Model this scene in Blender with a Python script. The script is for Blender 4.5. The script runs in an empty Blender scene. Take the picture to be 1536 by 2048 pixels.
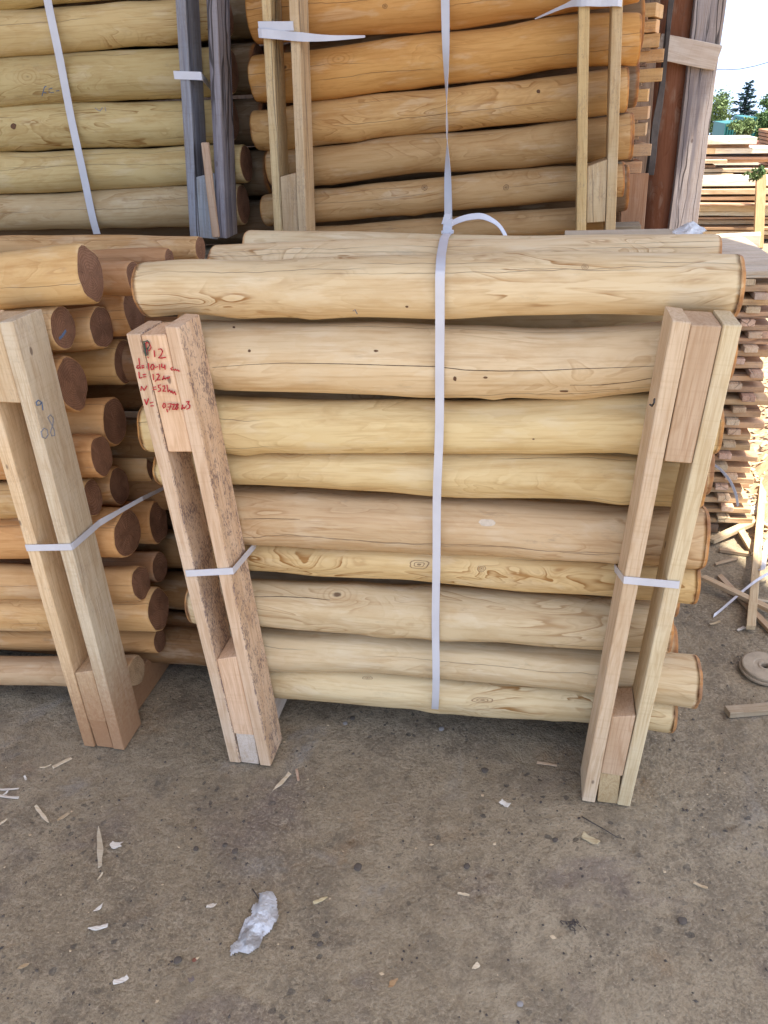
import bpy, bmesh, math, random
import numpy as np
from mathutils import Vector, Matrix, noise
rnd = random.Random(7)
scene = bpy.context.scene
col = scene.collection
V = Vector

# ------------------------------------------------------------------ camera
FPX = 1538.0
CAM = V((0.0, -1.4157, 1.4778))
ya, pi_, ro = math.radians(12.57), math.radians(28.25), math.radians(3.56)
Fh = V((-math.sin(ya), math.cos(ya), 0)); R0 = V((math.cos(ya), math.sin(ya), 0)); Z = V((0, 0, 1))
CF = Fh * math.cos(pi_) - Z * math.sin(pi_); U0 = Fh * math.sin(pi_) + Z * math.cos(pi_)
CR = R0 * math.cos(ro) - U0 * math.sin(ro); CU = U0 * math.cos(ro) + R0 * math.sin(ro)
cam = bpy.data.cameras.new('camera'); camo = bpy.data.objects.new('camera', cam); col.objects.link(camo)
m = Matrix((CR, CU, -CF)).transposed().to_4x4(); m.translation = CAM
camo.matrix_world = m
cam.sensor_fit = 'VERTICAL'; cam.sensor_height = 36; cam.sensor_width = 27
cam.lens = FPX / 2048 * 36; cam.clip_start = 0.02; cam.clip_end = 2000
scene.camera = camo

def ray(px, py): return CF + CR * ((px - 768) / FPX) + CU * ((1024 - py) / FPX)
def P(px, py, y):                                   # photo pixel -> point on the upright plane at depth y
    d = ray(px, py); return CAM + d * ((y - CAM.y) / d.y)
def G(px, py, z=0.0):                               # photo pixel -> point on the ground
    d = ray(px, py); return CAM + d * ((z - CAM.z) / d.z)

# ------------------------------------------------------------------ node helpers
class NT:
    def __init__(s, name):
        s.m = bpy.data.materials.new(name); s.m.use_nodes = True
        s.t = s.m.node_tree; s.t.nodes.clear()
        s.out = s.n('ShaderNodeOutputMaterial')
        s.b = s.n('ShaderNodeBsdfPrincipled'); s.l(s.b.outputs[0], s.out.inputs[0])
    def n(s, k, **kw):
        o = s.t.nodes.new(k)
        for a, v in kw.items(): setattr(o, a, v)
        return o
    def l(s, a, b): s.t.links.new(a, b)
    def put(s, sock, v):
        if hasattr(v, 'is_output'): s.l(v, sock)
        else: sock.default_value = v
    def math(s, op, a, b=0.0, c=None):
        o = s.n('ShaderNodeMath', operation=op); s.put(o.inputs[0], a); s.put(o.inputs[1], b)
        if c is not None: s.put(o.inputs[2], c)
        return o.outputs[0]
    def vmath(s, op, a, b):
        o = s.n('ShaderNodeVectorMath', operation=op); s.put(o.inputs[0], a); s.put(o.inputs[1], b); return o.outputs[0]
    def noise(s, vec, scale=1.0, detail=3.0, rough=.55, dist=0.0):
        o = s.n('ShaderNodeTexNoise'); s.l(vec, o.inputs['Vector'])
        o.inputs['Scale'].default_value = scale; o.inputs['Detail'].default_value = detail
        o.inputs['Roughness'].default_value = rough; o.inputs['Distortion'].default_value = dist
        return o.outputs[0]
    def nz3(s, vec, scale):
        o = s.n('ShaderNodeTexNoise'); s.l(vec, o.inputs['Vector']); o.inputs['Scale'].default_value = scale; return o.outputs[1]
    def voro(s, vec, scale, feature='F1', out=0):
        o = s.n('ShaderNodeTexVoronoi', feature=feature); s.l(vec, o.inputs['Vector']); o.inputs['Scale'].default_value = scale
        return o.outputs[out]
    def ramp(s, f, a, b, lo=0.0, hi=1.0, smooth=True):
        o = s.n('ShaderNodeMapRange'); o.interpolation_type = 'SMOOTHSTEP' if smooth else 'LINEAR'
        s.put(o.inputs[0], f); o.inputs[1].default_value = a; o.inputs[2].default_value = b
        o.inputs[3].default_value = lo; o.inputs[4].default_value = hi; return o.outputs[0]
    def mix(s, f, a, b, mode='MIX'):
        o = s.n('ShaderNodeMix', data_type='RGBA', blend_type=mode); s.put(o.inputs[0], f)
        for i, v in ((6, a), (7, b)):
            if isinstance(v, tuple): v = (*v, 1.0) if len(v) == 3 else v
            s.put(o.inputs[i], v)
        return o.outputs[2]
    def attr(s, name, out=2):
        o = s.n('ShaderNodeAttribute', attribute_name=name); return o.outputs[out]
    def objvec(s):
        tc = s.n('ShaderNodeTexCoord'); oi = s.n('ShaderNodeObjectInfo')
        off = s.n('ShaderNodeCombineXYZ')
        for i, k in enumerate((37.0, 61.0, 83.0)): s.l(s.math('MULTIPLY', oi.outputs['Random'], k), off.inputs[i])
        return tc.outputs['Object'], s.vmath('ADD', tc.outputs['Object'], off.outputs[0]), oi
    def bump(s, h, strength=.3, dist=.002):
        o = s.n('ShaderNodeBump'); o.inputs['Strength'].default_value = strength; o.inputs['Distance'].default_value = dist
        s.l(h, o.inputs['Height']); s.l(o.outputs[0], s.b.inputs['Normal'])
    def fin(s, c, rough=.6, spec=.3):
        s.put(s.b.inputs['Base Color'], c if not isinstance(c, tuple) else (*c, 1)); s.put(s.b.inputs['Roughness'], rough)
        s.b.inputs['Specular IOR Level'].default_value = spec
        return s.m

def inv(t, x): return t.math('SUBTRACT', 1.0, x)

def mat_peeled(name, figure=1.0, dirt=.3):
    t = NT(name); raw, vec, oi = t.objvec()
    base = oi.outputs['Color']
    s1 = t.vmath('MULTIPLY', vec, (3.0, 10.5, 10.5))
    field = t.noise(s1, 1.0, 2.5, .45, 1.1)                       # growth layers laid bare by peeling
    wob = t.math('MULTIPLY', t.noise(t.vmath('MULTIPLY', vec, (14, 60, 60)), 1.0, 3), .045)
    k = t.math('FRACT', t.math('MULTIPLY', t.math('ADD', field, wob), 9.0))
    k2 = t.math('FRACT', t.math('MULTIPLY', t.math('ADD', field, wob), 27.0))
    late = t.math('ADD', t.math('MULTIPLY', t.math('MULTIPLY', t.ramp(k, .66, .93), t.ramp(k, 1.0, .95)), .8), t.math('MULTIPLY', t.ramp(k, .1, .9), .22))
    late2 = t.math('MULTIPLY', t.ramp(k2, .35, .85), t.ramp(k2, 1.0, .88))
    mask = t.ramp(t.noise(t.vmath('MULTIPLY', vec, (2.4, 7, 7)), 1.0, 3), .40, .62)
    streak = t.ramp(t.noise(t.vmath('MULTIPLY', vec, (5, 28, 28)), 1.0, 3), .36, .60)
    fig = t.math('MULTIPLY', t.math('MULTIPLY', t.math('ADD', t.math('MULTIPLY', late, .68), t.math('MULTIPLY', late2, .26)), t.math('MULTIPLY', mask, streak)), figure)
    layer = t.ramp(k, 0.0, 1.0)
    c = t.mix(t.math('MULTIPLY', layer, .20), base, t.mix(1.0, base, (.86, .74, .58), 'MULTIPLY'))
    big = t.ramp(t.noise(t.vmath('MULTIPLY', vec, (1.6, 8, 8)), 1.0, 3), .40, .62)
    c = t.mix(t.math('MULTIPLY', big, .45), c, t.mix(1.0, base, (.80, .76, .70), 'MULTIPLY'))
    blotch = t.ramp(t.noise(t.vmath('MULTIPLY', vec, (5, 16, 16)), 1.3, 5, .65), .5, .66)
    c = t.mix(t.math('MULTIPLY', blotch, .30), c, t.mix(1.0, base, (.70, .56, .40), 'MULTIPLY'))
    pale = t.ramp(t.noise(t.vmath('MULTIPLY', vec, (4, 13, 13)), 1.7, 4, .6), .53, .66)
    c = t.mix(t.math('MULTIPLY', pale, .35), c, t.mix(.5, base, (.72, .63, .46)))
    c = t.mix(t.math('MULTIPLY', fig, .92), c, t.mix(1.0, base, (.44, .29, .17), 'MULTIPLY'))
    fib = t.noise(t.vmath('MULTIPLY', vec, (6, 150, 150)), 1.0, 3, .6)
    c = t.mix(t.ramp(fib, .50, .66, 0, .32), c, t.mix(1.0, base, (.66, .54, .40), 'MULTIPLY'))
    st = t.noise(t.vmath('MULTIPLY', vec, (3, 45, 45)), 1.0, 4, .62, .4)
    c = t.mix(t.ramp(st, .52, .66, 0, .30), c, t.mix(1.0, base, (.60, .45, .30), 'MULTIPLY'))
    # dirty smudges
    sm = t.ramp(t.noise(t.vmath('MULTIPLY', vec, (8, 20, 20)), 1.0, 6, .7), .6, .74)
    c = t.mix(t.math('MULTIPLY', sm, dirt), c, (.17, .14, .10))
    # drying cracks
    sx = t.n('ShaderNodeSeparateXYZ'); t.l(raw, sx.inputs[0])
    ang = t.math('ARCTAN2', sx.outputs[2], t.math('MULTIPLY', sx.outputs[1], -1.0))
    lx = t.n('ShaderNodeCombineXYZ'); t.l(sx.outputs[0], lx.inputs[0]); t.l(t.math('MULTIPLY', oi.outputs['Random'], 91.0), lx.inputs[1])
    crk = None
    for q, (f, o) in enumerate(((2.0, 1.0), (-2.6, .2), (5.0, 2.0))):
        a0 = t.math('MULTIPLY_ADD', t.math('SUBTRACT', t.math('FRACT', t.math('MULTIPLY', oi.outputs['Random'], abs(f) * 3.7)), .5), 2.2, o if q == 2 else 0.0)
        wig = t.math('MULTIPLY', t.math('SUBTRACT', t.noise(t.vmath('ADD', t.vmath('MULTIPLY', lx.outputs[0], (3.2, 1, 1)), (q * 9.0, 0, 0)), 1.0, 4, .6), .5), .62)
        dd = t.math('ABSOLUTE', t.math('SUBTRACT', t.math('SUBTRACT', ang, a0), wig))
        ms = t.ramp(t.noise(t.vmath('ADD', t.vmath('MULTIPLY', lx.outputs[0], (2.1, 1, 1)), (q * 5.0, 3.0, 0)), 1.0, 1), .47, .54)
        ln = t.math('MULTIPLY', t.ramp(dd, .004, .017, 1, 0), ms)
        crk = ln if crk is None else t.math('MAXIMUM', crk, ln)
    c = t.mix(t.math('MULTIPLY', crk, .55), c, (.09, .06, .04))
    # knots
    vv = t.n('ShaderNodeTexVoronoi'); t.l(t.vmath('MULTIPLY', vec, (5.5, 9, 9)), vv.inputs['Vector']); vv.inputs['Scale'].default_value = 1.0
    dk = t.math('ADD', vv.outputs[0], t.math('MULTIPLY', t.math('SUBTRACT', t.noise(t.vmath('MULTIPLY', vec, (60, 60, 60)), 1.0, 2), .5), .05))
    sp = t.n('ShaderNodeSeparateColor'); t.l(vv.outputs[1], sp.inputs[0])
    sel = t.math('GREATER_THAN', sp.outputs[0], .72)
    kn = t.math('MULTIPLY', t.ramp(dk, .045, .075, 1, 0), sel)
    ring = t.math('MULTIPLY', t.ramp(t.math('ABSOLUTE', t.math('SUBTRACT', t.math('FRACT', t.math('MULTIPLY', dk, 13)), .5)), 0, .3, 1, 0), t.math('MULTIPLY', t.ramp(dk, .12, .36, 1, 0), sel))
    c = t.mix(t.math('MULTIPLY', ring, .38), c, t.mix(1.0, base, (.5, .32, .18), 'MULTIPLY'))
    c = t.mix(t.math('MULTIPLY', kn, .8), c, (.09, .05, .03))
    # bark left at the sawn rims
    rim = t.attr('rim')
    rn = t.noise(t.vmath('MULTIPLY', vec, (30, 25, 25)), 1.0, 4)
    rimf = t.ramp(t.math('MULTIPLY', rim, t.math('ADD', rn, .45)), .46, .82)
    c = t.mix(t.math('MULTIPLY', rimf, .8), c, t.mix(t.ramp(rn, .35, .65), (.46, .17, .025), (.20, .07, .025)))
    h = t.math('ADD', t.math('MULTIPLY', fib, .5), t.math('ADD', t.math('MULTIPLY', fig, -.4), t.math('MULTIPLY', crk, -3.0)))
    h = t.math('ADD', h, t.math('ADD', t.math('MULTIPLY', st, .6), t.math('MULTIPLY', kn, -1.2)))
    t.bump(h, .5, .0016)
    return t.fin(c, t.ramp(fib, .3, .7, .62, .82), .18)

def mat_endgrain(name, ca, cb):
    t = NT(name); raw, vec, oi = t.objvec()
    sx = t.n('ShaderNodeSeparateXYZ'); t.l(raw, sx.inputs[0])
    yy = t.math('ADD', sx.outputs[1], t.math('MULTIPLY', t.math('SUBTRACT', t.noise(vec, 14, 2), .5), .03))
    zz = t.math('ADD', sx.outputs[2], t.math('MULTIPLY', t.math('SUBTRACT', t.noise(vec, 17, 2), .5), .03))
    d = t.math('SQRT', t.math('ADD', t.math('MULTIPLY', yy, yy), t.math('MULTIPLY', zz, zz)))
    r = t.math('SINE', t.math('MULTIPLY', d, 1150.0))
    c = t.mix(t.ramp(r, -.6, 1, 0, .55), ca, cb)
    big = t.noise(vec, 24, 4)
    c = t.mix(t.ramp(big, .42, .7, 0, .55), c, tuple(x * .55 for x in ca))
    ang = t.math('ARCTAN2', zz, yy)
    an = t.n('ShaderNodeCombineXYZ'); t.l(t.math('MULTIPLY', ang, 6.0), an.inputs[0]); t.l(t.math('MULTIPLY', d, 14), an.inputs[1]); t.l(oi.outputs['Random'], an.inputs[2])
    rad = t.noise(an.outputs[0], 1.0, 3)
    crk = t.ramp(t.math('ABSOLUTE', t.math('SUBTRACT', rad, .5)), 0, .012, 1, 0)
    c = t.mix(t.math('MULTIPLY', crk, .55), c, (.025, .015, .01))
    saw = t.noise(t.vmath('MULTIPLY', vec, (20, 40, 400)), 1, 2)
    t.bump(t.math('ADD', t.math('MULTIPLY', r, .3), saw), .35, .001)
    return t.fin(c, .85, .15)

def mat_sawn(name, mold=0.0, grey=0.0, dust=0.0, more=0.0):
    t = NT(name); raw, vec, oi = t.objvec(); base = oi.outputs['Color']
    f = t.noise(t.vmath('MULTIPLY', vec, (2.0, 38, 14)), 1.0, 3, .5, .6)
    k = t.math('FRACT', t.math('MULTIPLY', f, 7.0))
    line = t.ramp(t.math('ABSOLUTE', t.math('SUBTRACT', k, .5)), 0, .3, 1, 0)
    c = t.mix(t.math('MULTIPLY', line, .34), base, t.mix(1.0, base, (.62, .46, .32), 'MULTIPLY'))
    fib = t.noise(t.vmath('MULTIPLY', vec, (9, 260, 260)), 1, 3, .65)
    c = t.mix(t.ramp(fib, .45, .72, 0, .5), c, t.mix(1.0, base, (.60, .46, .34), 'MULTIPLY'))
    big = t.noise(t.vmath('MULTIPLY', vec, (3.5, 18, 18)), 1, 4, .6)
    c = t.mix(t.ramp(big, .4, .72, 0, .45), c, t.mix(1.0, base, (.72, .63, .52), 'MULTIPLY'))
    pal = t.noise(t.vmath('MULTIPLY', vec, (6, 9, 9)), 1.3, 4, .6)
    c = t.mix(t.ramp(pal, .5, .72, 0, .4), c, t.mix(.35, base, (.66, .58, .47)))
    saw = t.noise(t.vmath('MULTIPLY', vec, (170, 6, 6)), 1, 2, .6, .3)
    c = t.mix(t.ramp(saw, .5, .75, 0, .18), c, t.mix(1.0, base, (.6, .5, .4), 'MULTIPLY'))
    vv = t.n('ShaderNodeTexVoronoi'); t.l(t.vmath('MULTIPLY', vec, (8, 16, 16)), vv.inputs['Vector']); vv.inputs['Scale'].default_value = 1
    sp = t.n('ShaderNodeSeparateColor'); t.l(vv.outputs[1], sp.inputs[0])
    kn = t.math('MULTIPLY', t.ramp(vv.outputs[0], .05, .09, 1, 0), t.math('GREATER_THAN', sp.outputs[0], .62))
    c = t.mix(t.math('MULTIPLY', kn, .75), c, (.10, .055, .035))
    if mold:
        a = t.noise(t.vmath('MULTIPLY', vec, (120, 260, 260)), 1, 3, .65, .6)
        b = t.noise(t.vmath('MULTIPLY', vec, (14, 24, 24)), 1, 3, .6)
        mm = t.ramp(t.math('ADD', t.math('MULTIPLY', a, .75), t.math('MULTIPLY', b, .45)), .635 - more, .735 - more)
        c = t.mix(t.math('MULTIPLY', mm, mold * .72), c, (.115, .078, .08))
    crk = None
    if grey:
        g = t.noise(t.vmath('MULTIPLY', vec, (1.2, 30, 30)), 1, 4, .6)
        c = t.mix(t.ramp(g, .45, .68, 0, grey), c, t.mix(1.0, base, (.45, .45, .50), 'MULTIPLY'))
        ve = t.voro(t.vmath('ADD', t.vmath('MULTIPLY', vec, (.55, 26, 26)), t.vmath('MULTIPLY', t.nz3(vec, 5), (.2, .6, .6))), 1.0, 'DISTANCE_TO_EDGE')
        crk = t.math('MULTIPLY', t.ramp(ve, .012, .04, 1, 0), t.ramp(t.noise(t.vmath('MULTIPLY', vec, (1.4, 9, 9)), 1, 1), .47, .56))
        c = t.mix(t.math('MULTIPLY', crk, .4 + .5 * min(1, grey)), c, (.04, .033, .03))
    if dust:
        wv = t.n('ShaderNodeNewGeometry'); sx = t.n('ShaderNodeSeparateXYZ'); t.l(wv.outputs['Position'], sx.inputs[0])
        dn = t.noise(t.vmath('MULTIPLY', vec, (90, 90, 90)), 1, 4, .7)
        ed = t.ramp(t.math('ADD', sx.outputs[2], t.math('MULTIPLY', t.math('SUBTRACT', dn, .5), .25)), .05, .36, 1, 0)
        c = t.mix(t.math('MULTIPLY', ed, dust), c, t.mix(dn, (.28, .13, .06), (.42, .24, .12)))
    h = t.math('ADD', t.math('MULTIPLY', fib, .8), t.math('MULTIPLY', saw, .35))
    if crk is not None: h = t.math('ADD', h, t.math('MULTIPLY', crk, -4.0))
    t.bump(h, .5, .0015)
    return t.fin(c, .74, .22)

def mat_plain(name, colr, rough=.5, spec=.4, var=.25, scale=20.0, bump=.2, metal=0.0, sub=0.0):
    t = NT(name); raw, vec, oi = t.objvec()
    n1 = t.noise(vec, scale, 5, .6)
    c = t.mix(t.ramp(n1, .35, .7, 0, var), colr, tuple(x * .55 for x in colr))
    t.bump(n1, bump, .002)
    t.b.inputs['Metallic'].default_value = metal
    return t.fin(c, rough, spec)

def mat_strap():
    t = NT('white_strap_plastic'); raw, vec, oi = t.objvec()
    uv = t.n('ShaderNodeUVMap'); sx = t.n('ShaderNodeSeparateXYZ'); t.l(uv.outputs[0], sx.inputs[0])
    rib = t.math('SINE', t.math('MULTIPLY', sx.outputs[0], 50.0))
    n1 = t.noise(vec, 12, 4)
    edge = t.ramp(t.math('ABSOLUTE', t.math('SUBTRACT', sx.outputs[0], .5)), .40, .5, 0, 1)
    c = t.mix(t.ramp(n1, .4, .7, 0, .35), (.57, .555, .56), (.43, .415, .425))
    c = t.mix(t.math('MULTIPLY', edge, .35), c, (.46, .45, .48))
    t.bump(t.math('ADD', t.math('MULTIPLY', rib, .5), n1), .25, .0006)
    t.b.inputs['Subsurface Weight'].default_value = .0
    return t.fin(c, .38, .5)

def mat_ground():
    t = NT('packed_earth'); g = t.n('ShaderNodeNewGeometry'); vec = g.outputs['Position']
    a = t.noise(vec, 1.9, 5, .6, .6); b = t.noise(vec, 6.5, 6, .65); d = t.noise(vec, 34, 5, .7); e = t.noise(vec, 150, 4, .7)
    rgh = t.ramp(t.noise(t.vmath('ADD', vec, (3.1, 5.2, 0)), 2.3, 4, .6, .5), .38, .60, .5, 1)
    c = t.mix(t.ramp(a, .36, .66), (0.228, 0.182, 0.120), (0.293, 0.240, 0.164))
    c = t.mix(t.ramp(b, .47, .60, 0, .75), c, (0.171, 0.138, 0.096))
    pur = t.ramp(t.noise(t.vmath('ADD', vec, (7.3, 2.1, 0)), 2.6, 4, .6, .8), .54, .70)
    c = t.mix(t.math('MULTIPLY', pur, .80), c, (0.156, 0.122, 0.103))
    blu = t.ramp(t.noise(t.vmath('ADD', vec, (1.3, 9.4, 0)), 3.4, 4, .65, .5), .58, .74)
    c = t.mix(t.math('MULTIPLY', blu, .70), c, (0.258, 0.244, 0.221))
    red = t.ramp(t.noise(t.vmath('ADD', vec, (21.3, 4.4, 0)), 4.2, 4, .65), .57, .74)
    c = t.mix(t.math('MULTIPLY', red, .45), c, (0.281, 0.180, 0.094))
    c = t.mix(t.math('MULTIPLY', t.ramp(d, .51, .64, 0, .55), rgh), c, (0.129, 0.102, 0.072))
    c = t.mix(t.ramp(d, .47, .34, 0, .55), c, (0.327, 0.272, 0.193))
    c = t.mix(t.math('MULTIPLY', t.ramp(e, .51, .61, 0, .52), rgh), c, (0.110, 0.090, 0.066))
    c = t.mix(t.math('MULTIPLY', t.ramp(e, .48, .37, 0, .6), rgh), c, (0.342, 0.288, 0.205))
    f4 = t.noise(vec, 400, 3, .7)
    c = t.mix(t.math('MULTIPLY', t.ramp(f4, .52, .62, 0, .38), rgh), c, (.16, .125, .09))
    # dark pits and embedded grit
    def spots(scale, thr, size):
        vv = t.n('ShaderNodeTexVoronoi'); t.l(t.vmath('ADD', vec, t.vmath('MULTIPLY', nz, (.02, .02, 0))), vv.inputs['Vector']); vv.inputs['Scale'].default_value = scale
        sp = t.n('ShaderNodeSeparateColor'); t.l(vv.outputs[1], sp.inputs[0])
        s = t.math('MULTIPLY', sp.outputs[1], size)
        inside = t.math('LESS_THAN', vv.outputs[0], s)
        return t.math('MULTIPLY', inside, t.math('GREATER_THAN', sp.outputs[0], thr)), sp.outputs[2]
    nn = t.n('ShaderNodeTexNoise'); t.l(vec, nn.inputs['Vector']); nn.inputs['Scale'].default_value = 60; nz = nn.outputs[1]
    dense = t.ramp(t.noise(vec, 3.1, 3), .42, .62, .15, 1)
    p1, h1 = spots(52, .60, .40); p2, h2 = spots(115, .50, .42); p3, h3 = spots(85, .80, .26)
    p1 = t.math('MULTIPLY', p1, dense); p2 = t.math('MULTIPLY', p2, dense)
    c = t.mix(t.math('MULTIPLY', p1, .62), c, (0.042, 0.040, 0.039))
    c = t.mix(t.math('MULTIPLY', p2, .42), c, (0.053, 0.048, 0.043))
    c = t.mix(t.math('MULTIPLY', p3, .45), c, t.mix(h3, (0.258, 0.232, 0.180), (0.182, 0.160, 0.123)))
    c = t.mix(1.0, c, (1.20, 1.17, 1.11), 'MULTIPLY')
    far = t.n('ShaderNodeSeparateXYZ'); t.l(vec, far.inputs[0])
    grass = t.math('MULTIPLY', t.ramp(far.outputs[1], 14, 22), t.ramp(t.noise(vec, .4, 4), .4, .6))
    c = t.mix(grass, c, (0.068, 0.096, 0.029))
    h = t.math('ADD', t.math('MULTIPLY', d, 1.2), t.math('ADD', t.math('MULTIPLY', e, .8), t.math('MULTIPLY', t.math('ADD', p1, t.math('MULTIPLY', p2, .6)), -.9)))
    h = t.math('ADD', h, t.math('MULTIPLY', b, 1.6))
    t.bump(h, 1.0, .007)
    return t.fin(c, .88, .18)

def mat_leaf(name, c1, c2):
    t = NT(name); raw, vec, oi = t.objvec()
    n1 = t.noise(vec, 1.1, 3); g = t.n('ShaderNodeNewGeometry')
    c = t.mix(g.outputs['Random Per Island'], c1, c2)
    c = t.mix(t.ramp(n1, .4, .65, 0, .5), c, tuple(x * .6 for x in c1))
    return t.fin(c, .6, .25)

def mat_film():
    t = NT('dirty_thin_film'); raw, vec, oi = t.objvec()
    n1 = t.noise(vec, 26, 5, .65); n2 = t.noise(vec, 9, 3)
    c = t.mix(t.ramp(n2, .42, .56), (.56, .565, .57), (.36, .345, .32))
    c = t.mix(t.ramp(n1, .48, .62, 0, .75), c, (.20, .175, .145))
    t.b.inputs['Transmission Weight'].default_value = .12
    t.bump(t.noise(vec, 60, 4, .6), .35, .002)
    return t.fin(c, .42, .45)

M_PEEL = mat_peeled('peeled_wood', .75)
M_PEELB = mat_peeled('peeled_wood_bold', 1.45, .2)
M_PEELQ = mat_peeled('peeled_wood_quiet', .38, .25)
M_PEELF = mat_peeled('peeled_wood_figured', 1.25, .2)
M_PEELR = mat_peeled('peeled_wood_red', .5, .45)
M_ENDB = mat_endgrain('end_grain_brown', (.22, .105, .056), (.34, .185, .105))
M_ENDP = mat_endgrain('end_grain_pale', (.36, .23, .12), (.48, .33, .19))
M_SAWN = mat_sawn('sawn_wood')
M_MOLD = mat_sawn('sawn_wood_mould', 1.0, 0, 0, .03)
M_MOLDY = mat_sawn('sawn_wood_dark_mould', 1.0, 0, 0, .05)
M_DUST = mat_sawn('sawn_wood_dusty', .22, 0, .9)
M_GREY = mat_sawn('weathered_wood', .25, .9)
M_ROUGH = mat_sawn('rough_sawn_wood', .35, .25)
M_STRAP = mat_strap()
M_GROUND = mat_ground()
M_RED = mat_plain('red_marker', (.46, .02, .03), .6, .3, .4, 300)
M_BLACK = mat_plain('dark_marker', (.05, .075, .05), .6, .3, .4, 300)
M_BLUE = mat_plain('blue_crayon', (.13, .18, .27), .7, .2, .4, 300)
M_PENCIL = mat_plain('grey_pencil', (.27, .265, .27), .7, .2, .4, 300)
M_RUST = mat_plain('dusty_rust', (.36, .285, .195), .85, .2, .5, 40, .5)
M_HOLE = mat_plain('hole_shade', (.02, .02, .02), .9, .1)  # near-black colour paints the shade inside the hub hole
M_TEAL = mat_plain('teal_paint', (.02, .14, .13), .5, .4, .4, 2)
M_PLAST = mat_plain('dirty_film', (.62, .61, .585), .5, .4, .55, 28, .5)
M_FILM = mat_film()
M_STONE = mat_plain('stone', (.105, .086, .068), .85, .2, .5, 60, .5)
M_CHIP = mat_plain('wood_chip', (.60, .49, .31), .75, .2, .35, 90, .4)
M_TWIG = mat_plain('dark_twig', (.075, .060, .050), .85, .2, .4, 90, .4)
M_WIRE = mat_plain('cable', (.05, .05, .055), .6, .3)
M_BARK = mat_plain('bark', (.10, .085, .075), .9, .1, .6, 30, .8)
M_SHEET = mat_plain('rusty_sheet', (.20, .075, .045), .7, .3, .5, 3)
M_LEAFP = mat_leaf('pale_leaves', (.10, .15, .045), (.17, .22, .08))
M_LEAFD = mat_leaf('blue_green_needles', (.018, .045, .045), (.035, .075, .065))
M_LEAFG = mat_leaf('green_leaves', (.05, .10, .03), (.11, .17, .05))

# ------------------------------------------------------------------ object helpers
def link(name, me, mats, loc=(0, 0, 0), parent=None, color=None):
    o = bpy.data.objects.new(name, me); col.objects.link(o)
    for mm in (mats if isinstance(mats, (list, tuple)) else [mats]): me.materials.append(mm)
    o.location = loc
    if color: o.color = (*color, 1)
    if parent: o.parent = parent
    return o
def tag(o, label=None, cat=None, group=None, kind=None):
    if label: o['label'] = label
    if cat: o['category'] = cat
    if group: o['group'] = group
    if kind: o['kind'] = kind
    return o
def empty(name, loc, label, cat, group=None):
    o = bpy.data.objects.new(name, None); col.objects.link(o); o.location = loc; o.empty_display_size = .05
    return tag(o, label, cat, group)
def mesh(name, vs, fs, smooth=False):
    me = bpy.data.meshes.new(name); me.from_pydata([tuple(v) for v in vs], [], fs); me.update()
    if smooth: me.polygons.foreach_set('use_smooth', [True] * len(me.polygons))
    return me
def vary(c, a=.08):
    k = 1 + rnd.uniform(-a, a); return tuple(max(0.0, x * k * (1 + rnd.uniform(-a * .3, a * .3))) for x in c)
def frame_axes(a, b, up):
    X = (b - a).normalized(); Y = up.cross(X).normalized(); return X, Y, X.cross(Y).normalized()

def interp(ts, vals, t):
    n = len(ts)
    if n == 2 or t <= ts[0] or t >= ts[-1]:
        return float(np.interp(t, ts, vals)) if not isinstance(vals[0], Vector) else V([float(np.interp(t, ts, [v[i] for v in vals])) for i in range(3)])
    i = max(j for j in range(n - 1) if ts[j] <= t); u = (t - ts[i]) / (ts[i + 1] - ts[i])
    p0 = vals[max(i - 1, 0)]; p1 = vals[i]; p2 = vals[i + 1]; p3 = vals[min(i + 2, n - 1)]
    return (p1 * 2 + (p2 - p0) * u + (p0 * 2 - p1 * 5 + p2 * 4 - p3) * (u * u) + (p1 * 3 - p0 - p2 * 3 + p3) * (u ** 3)) * .5

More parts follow.
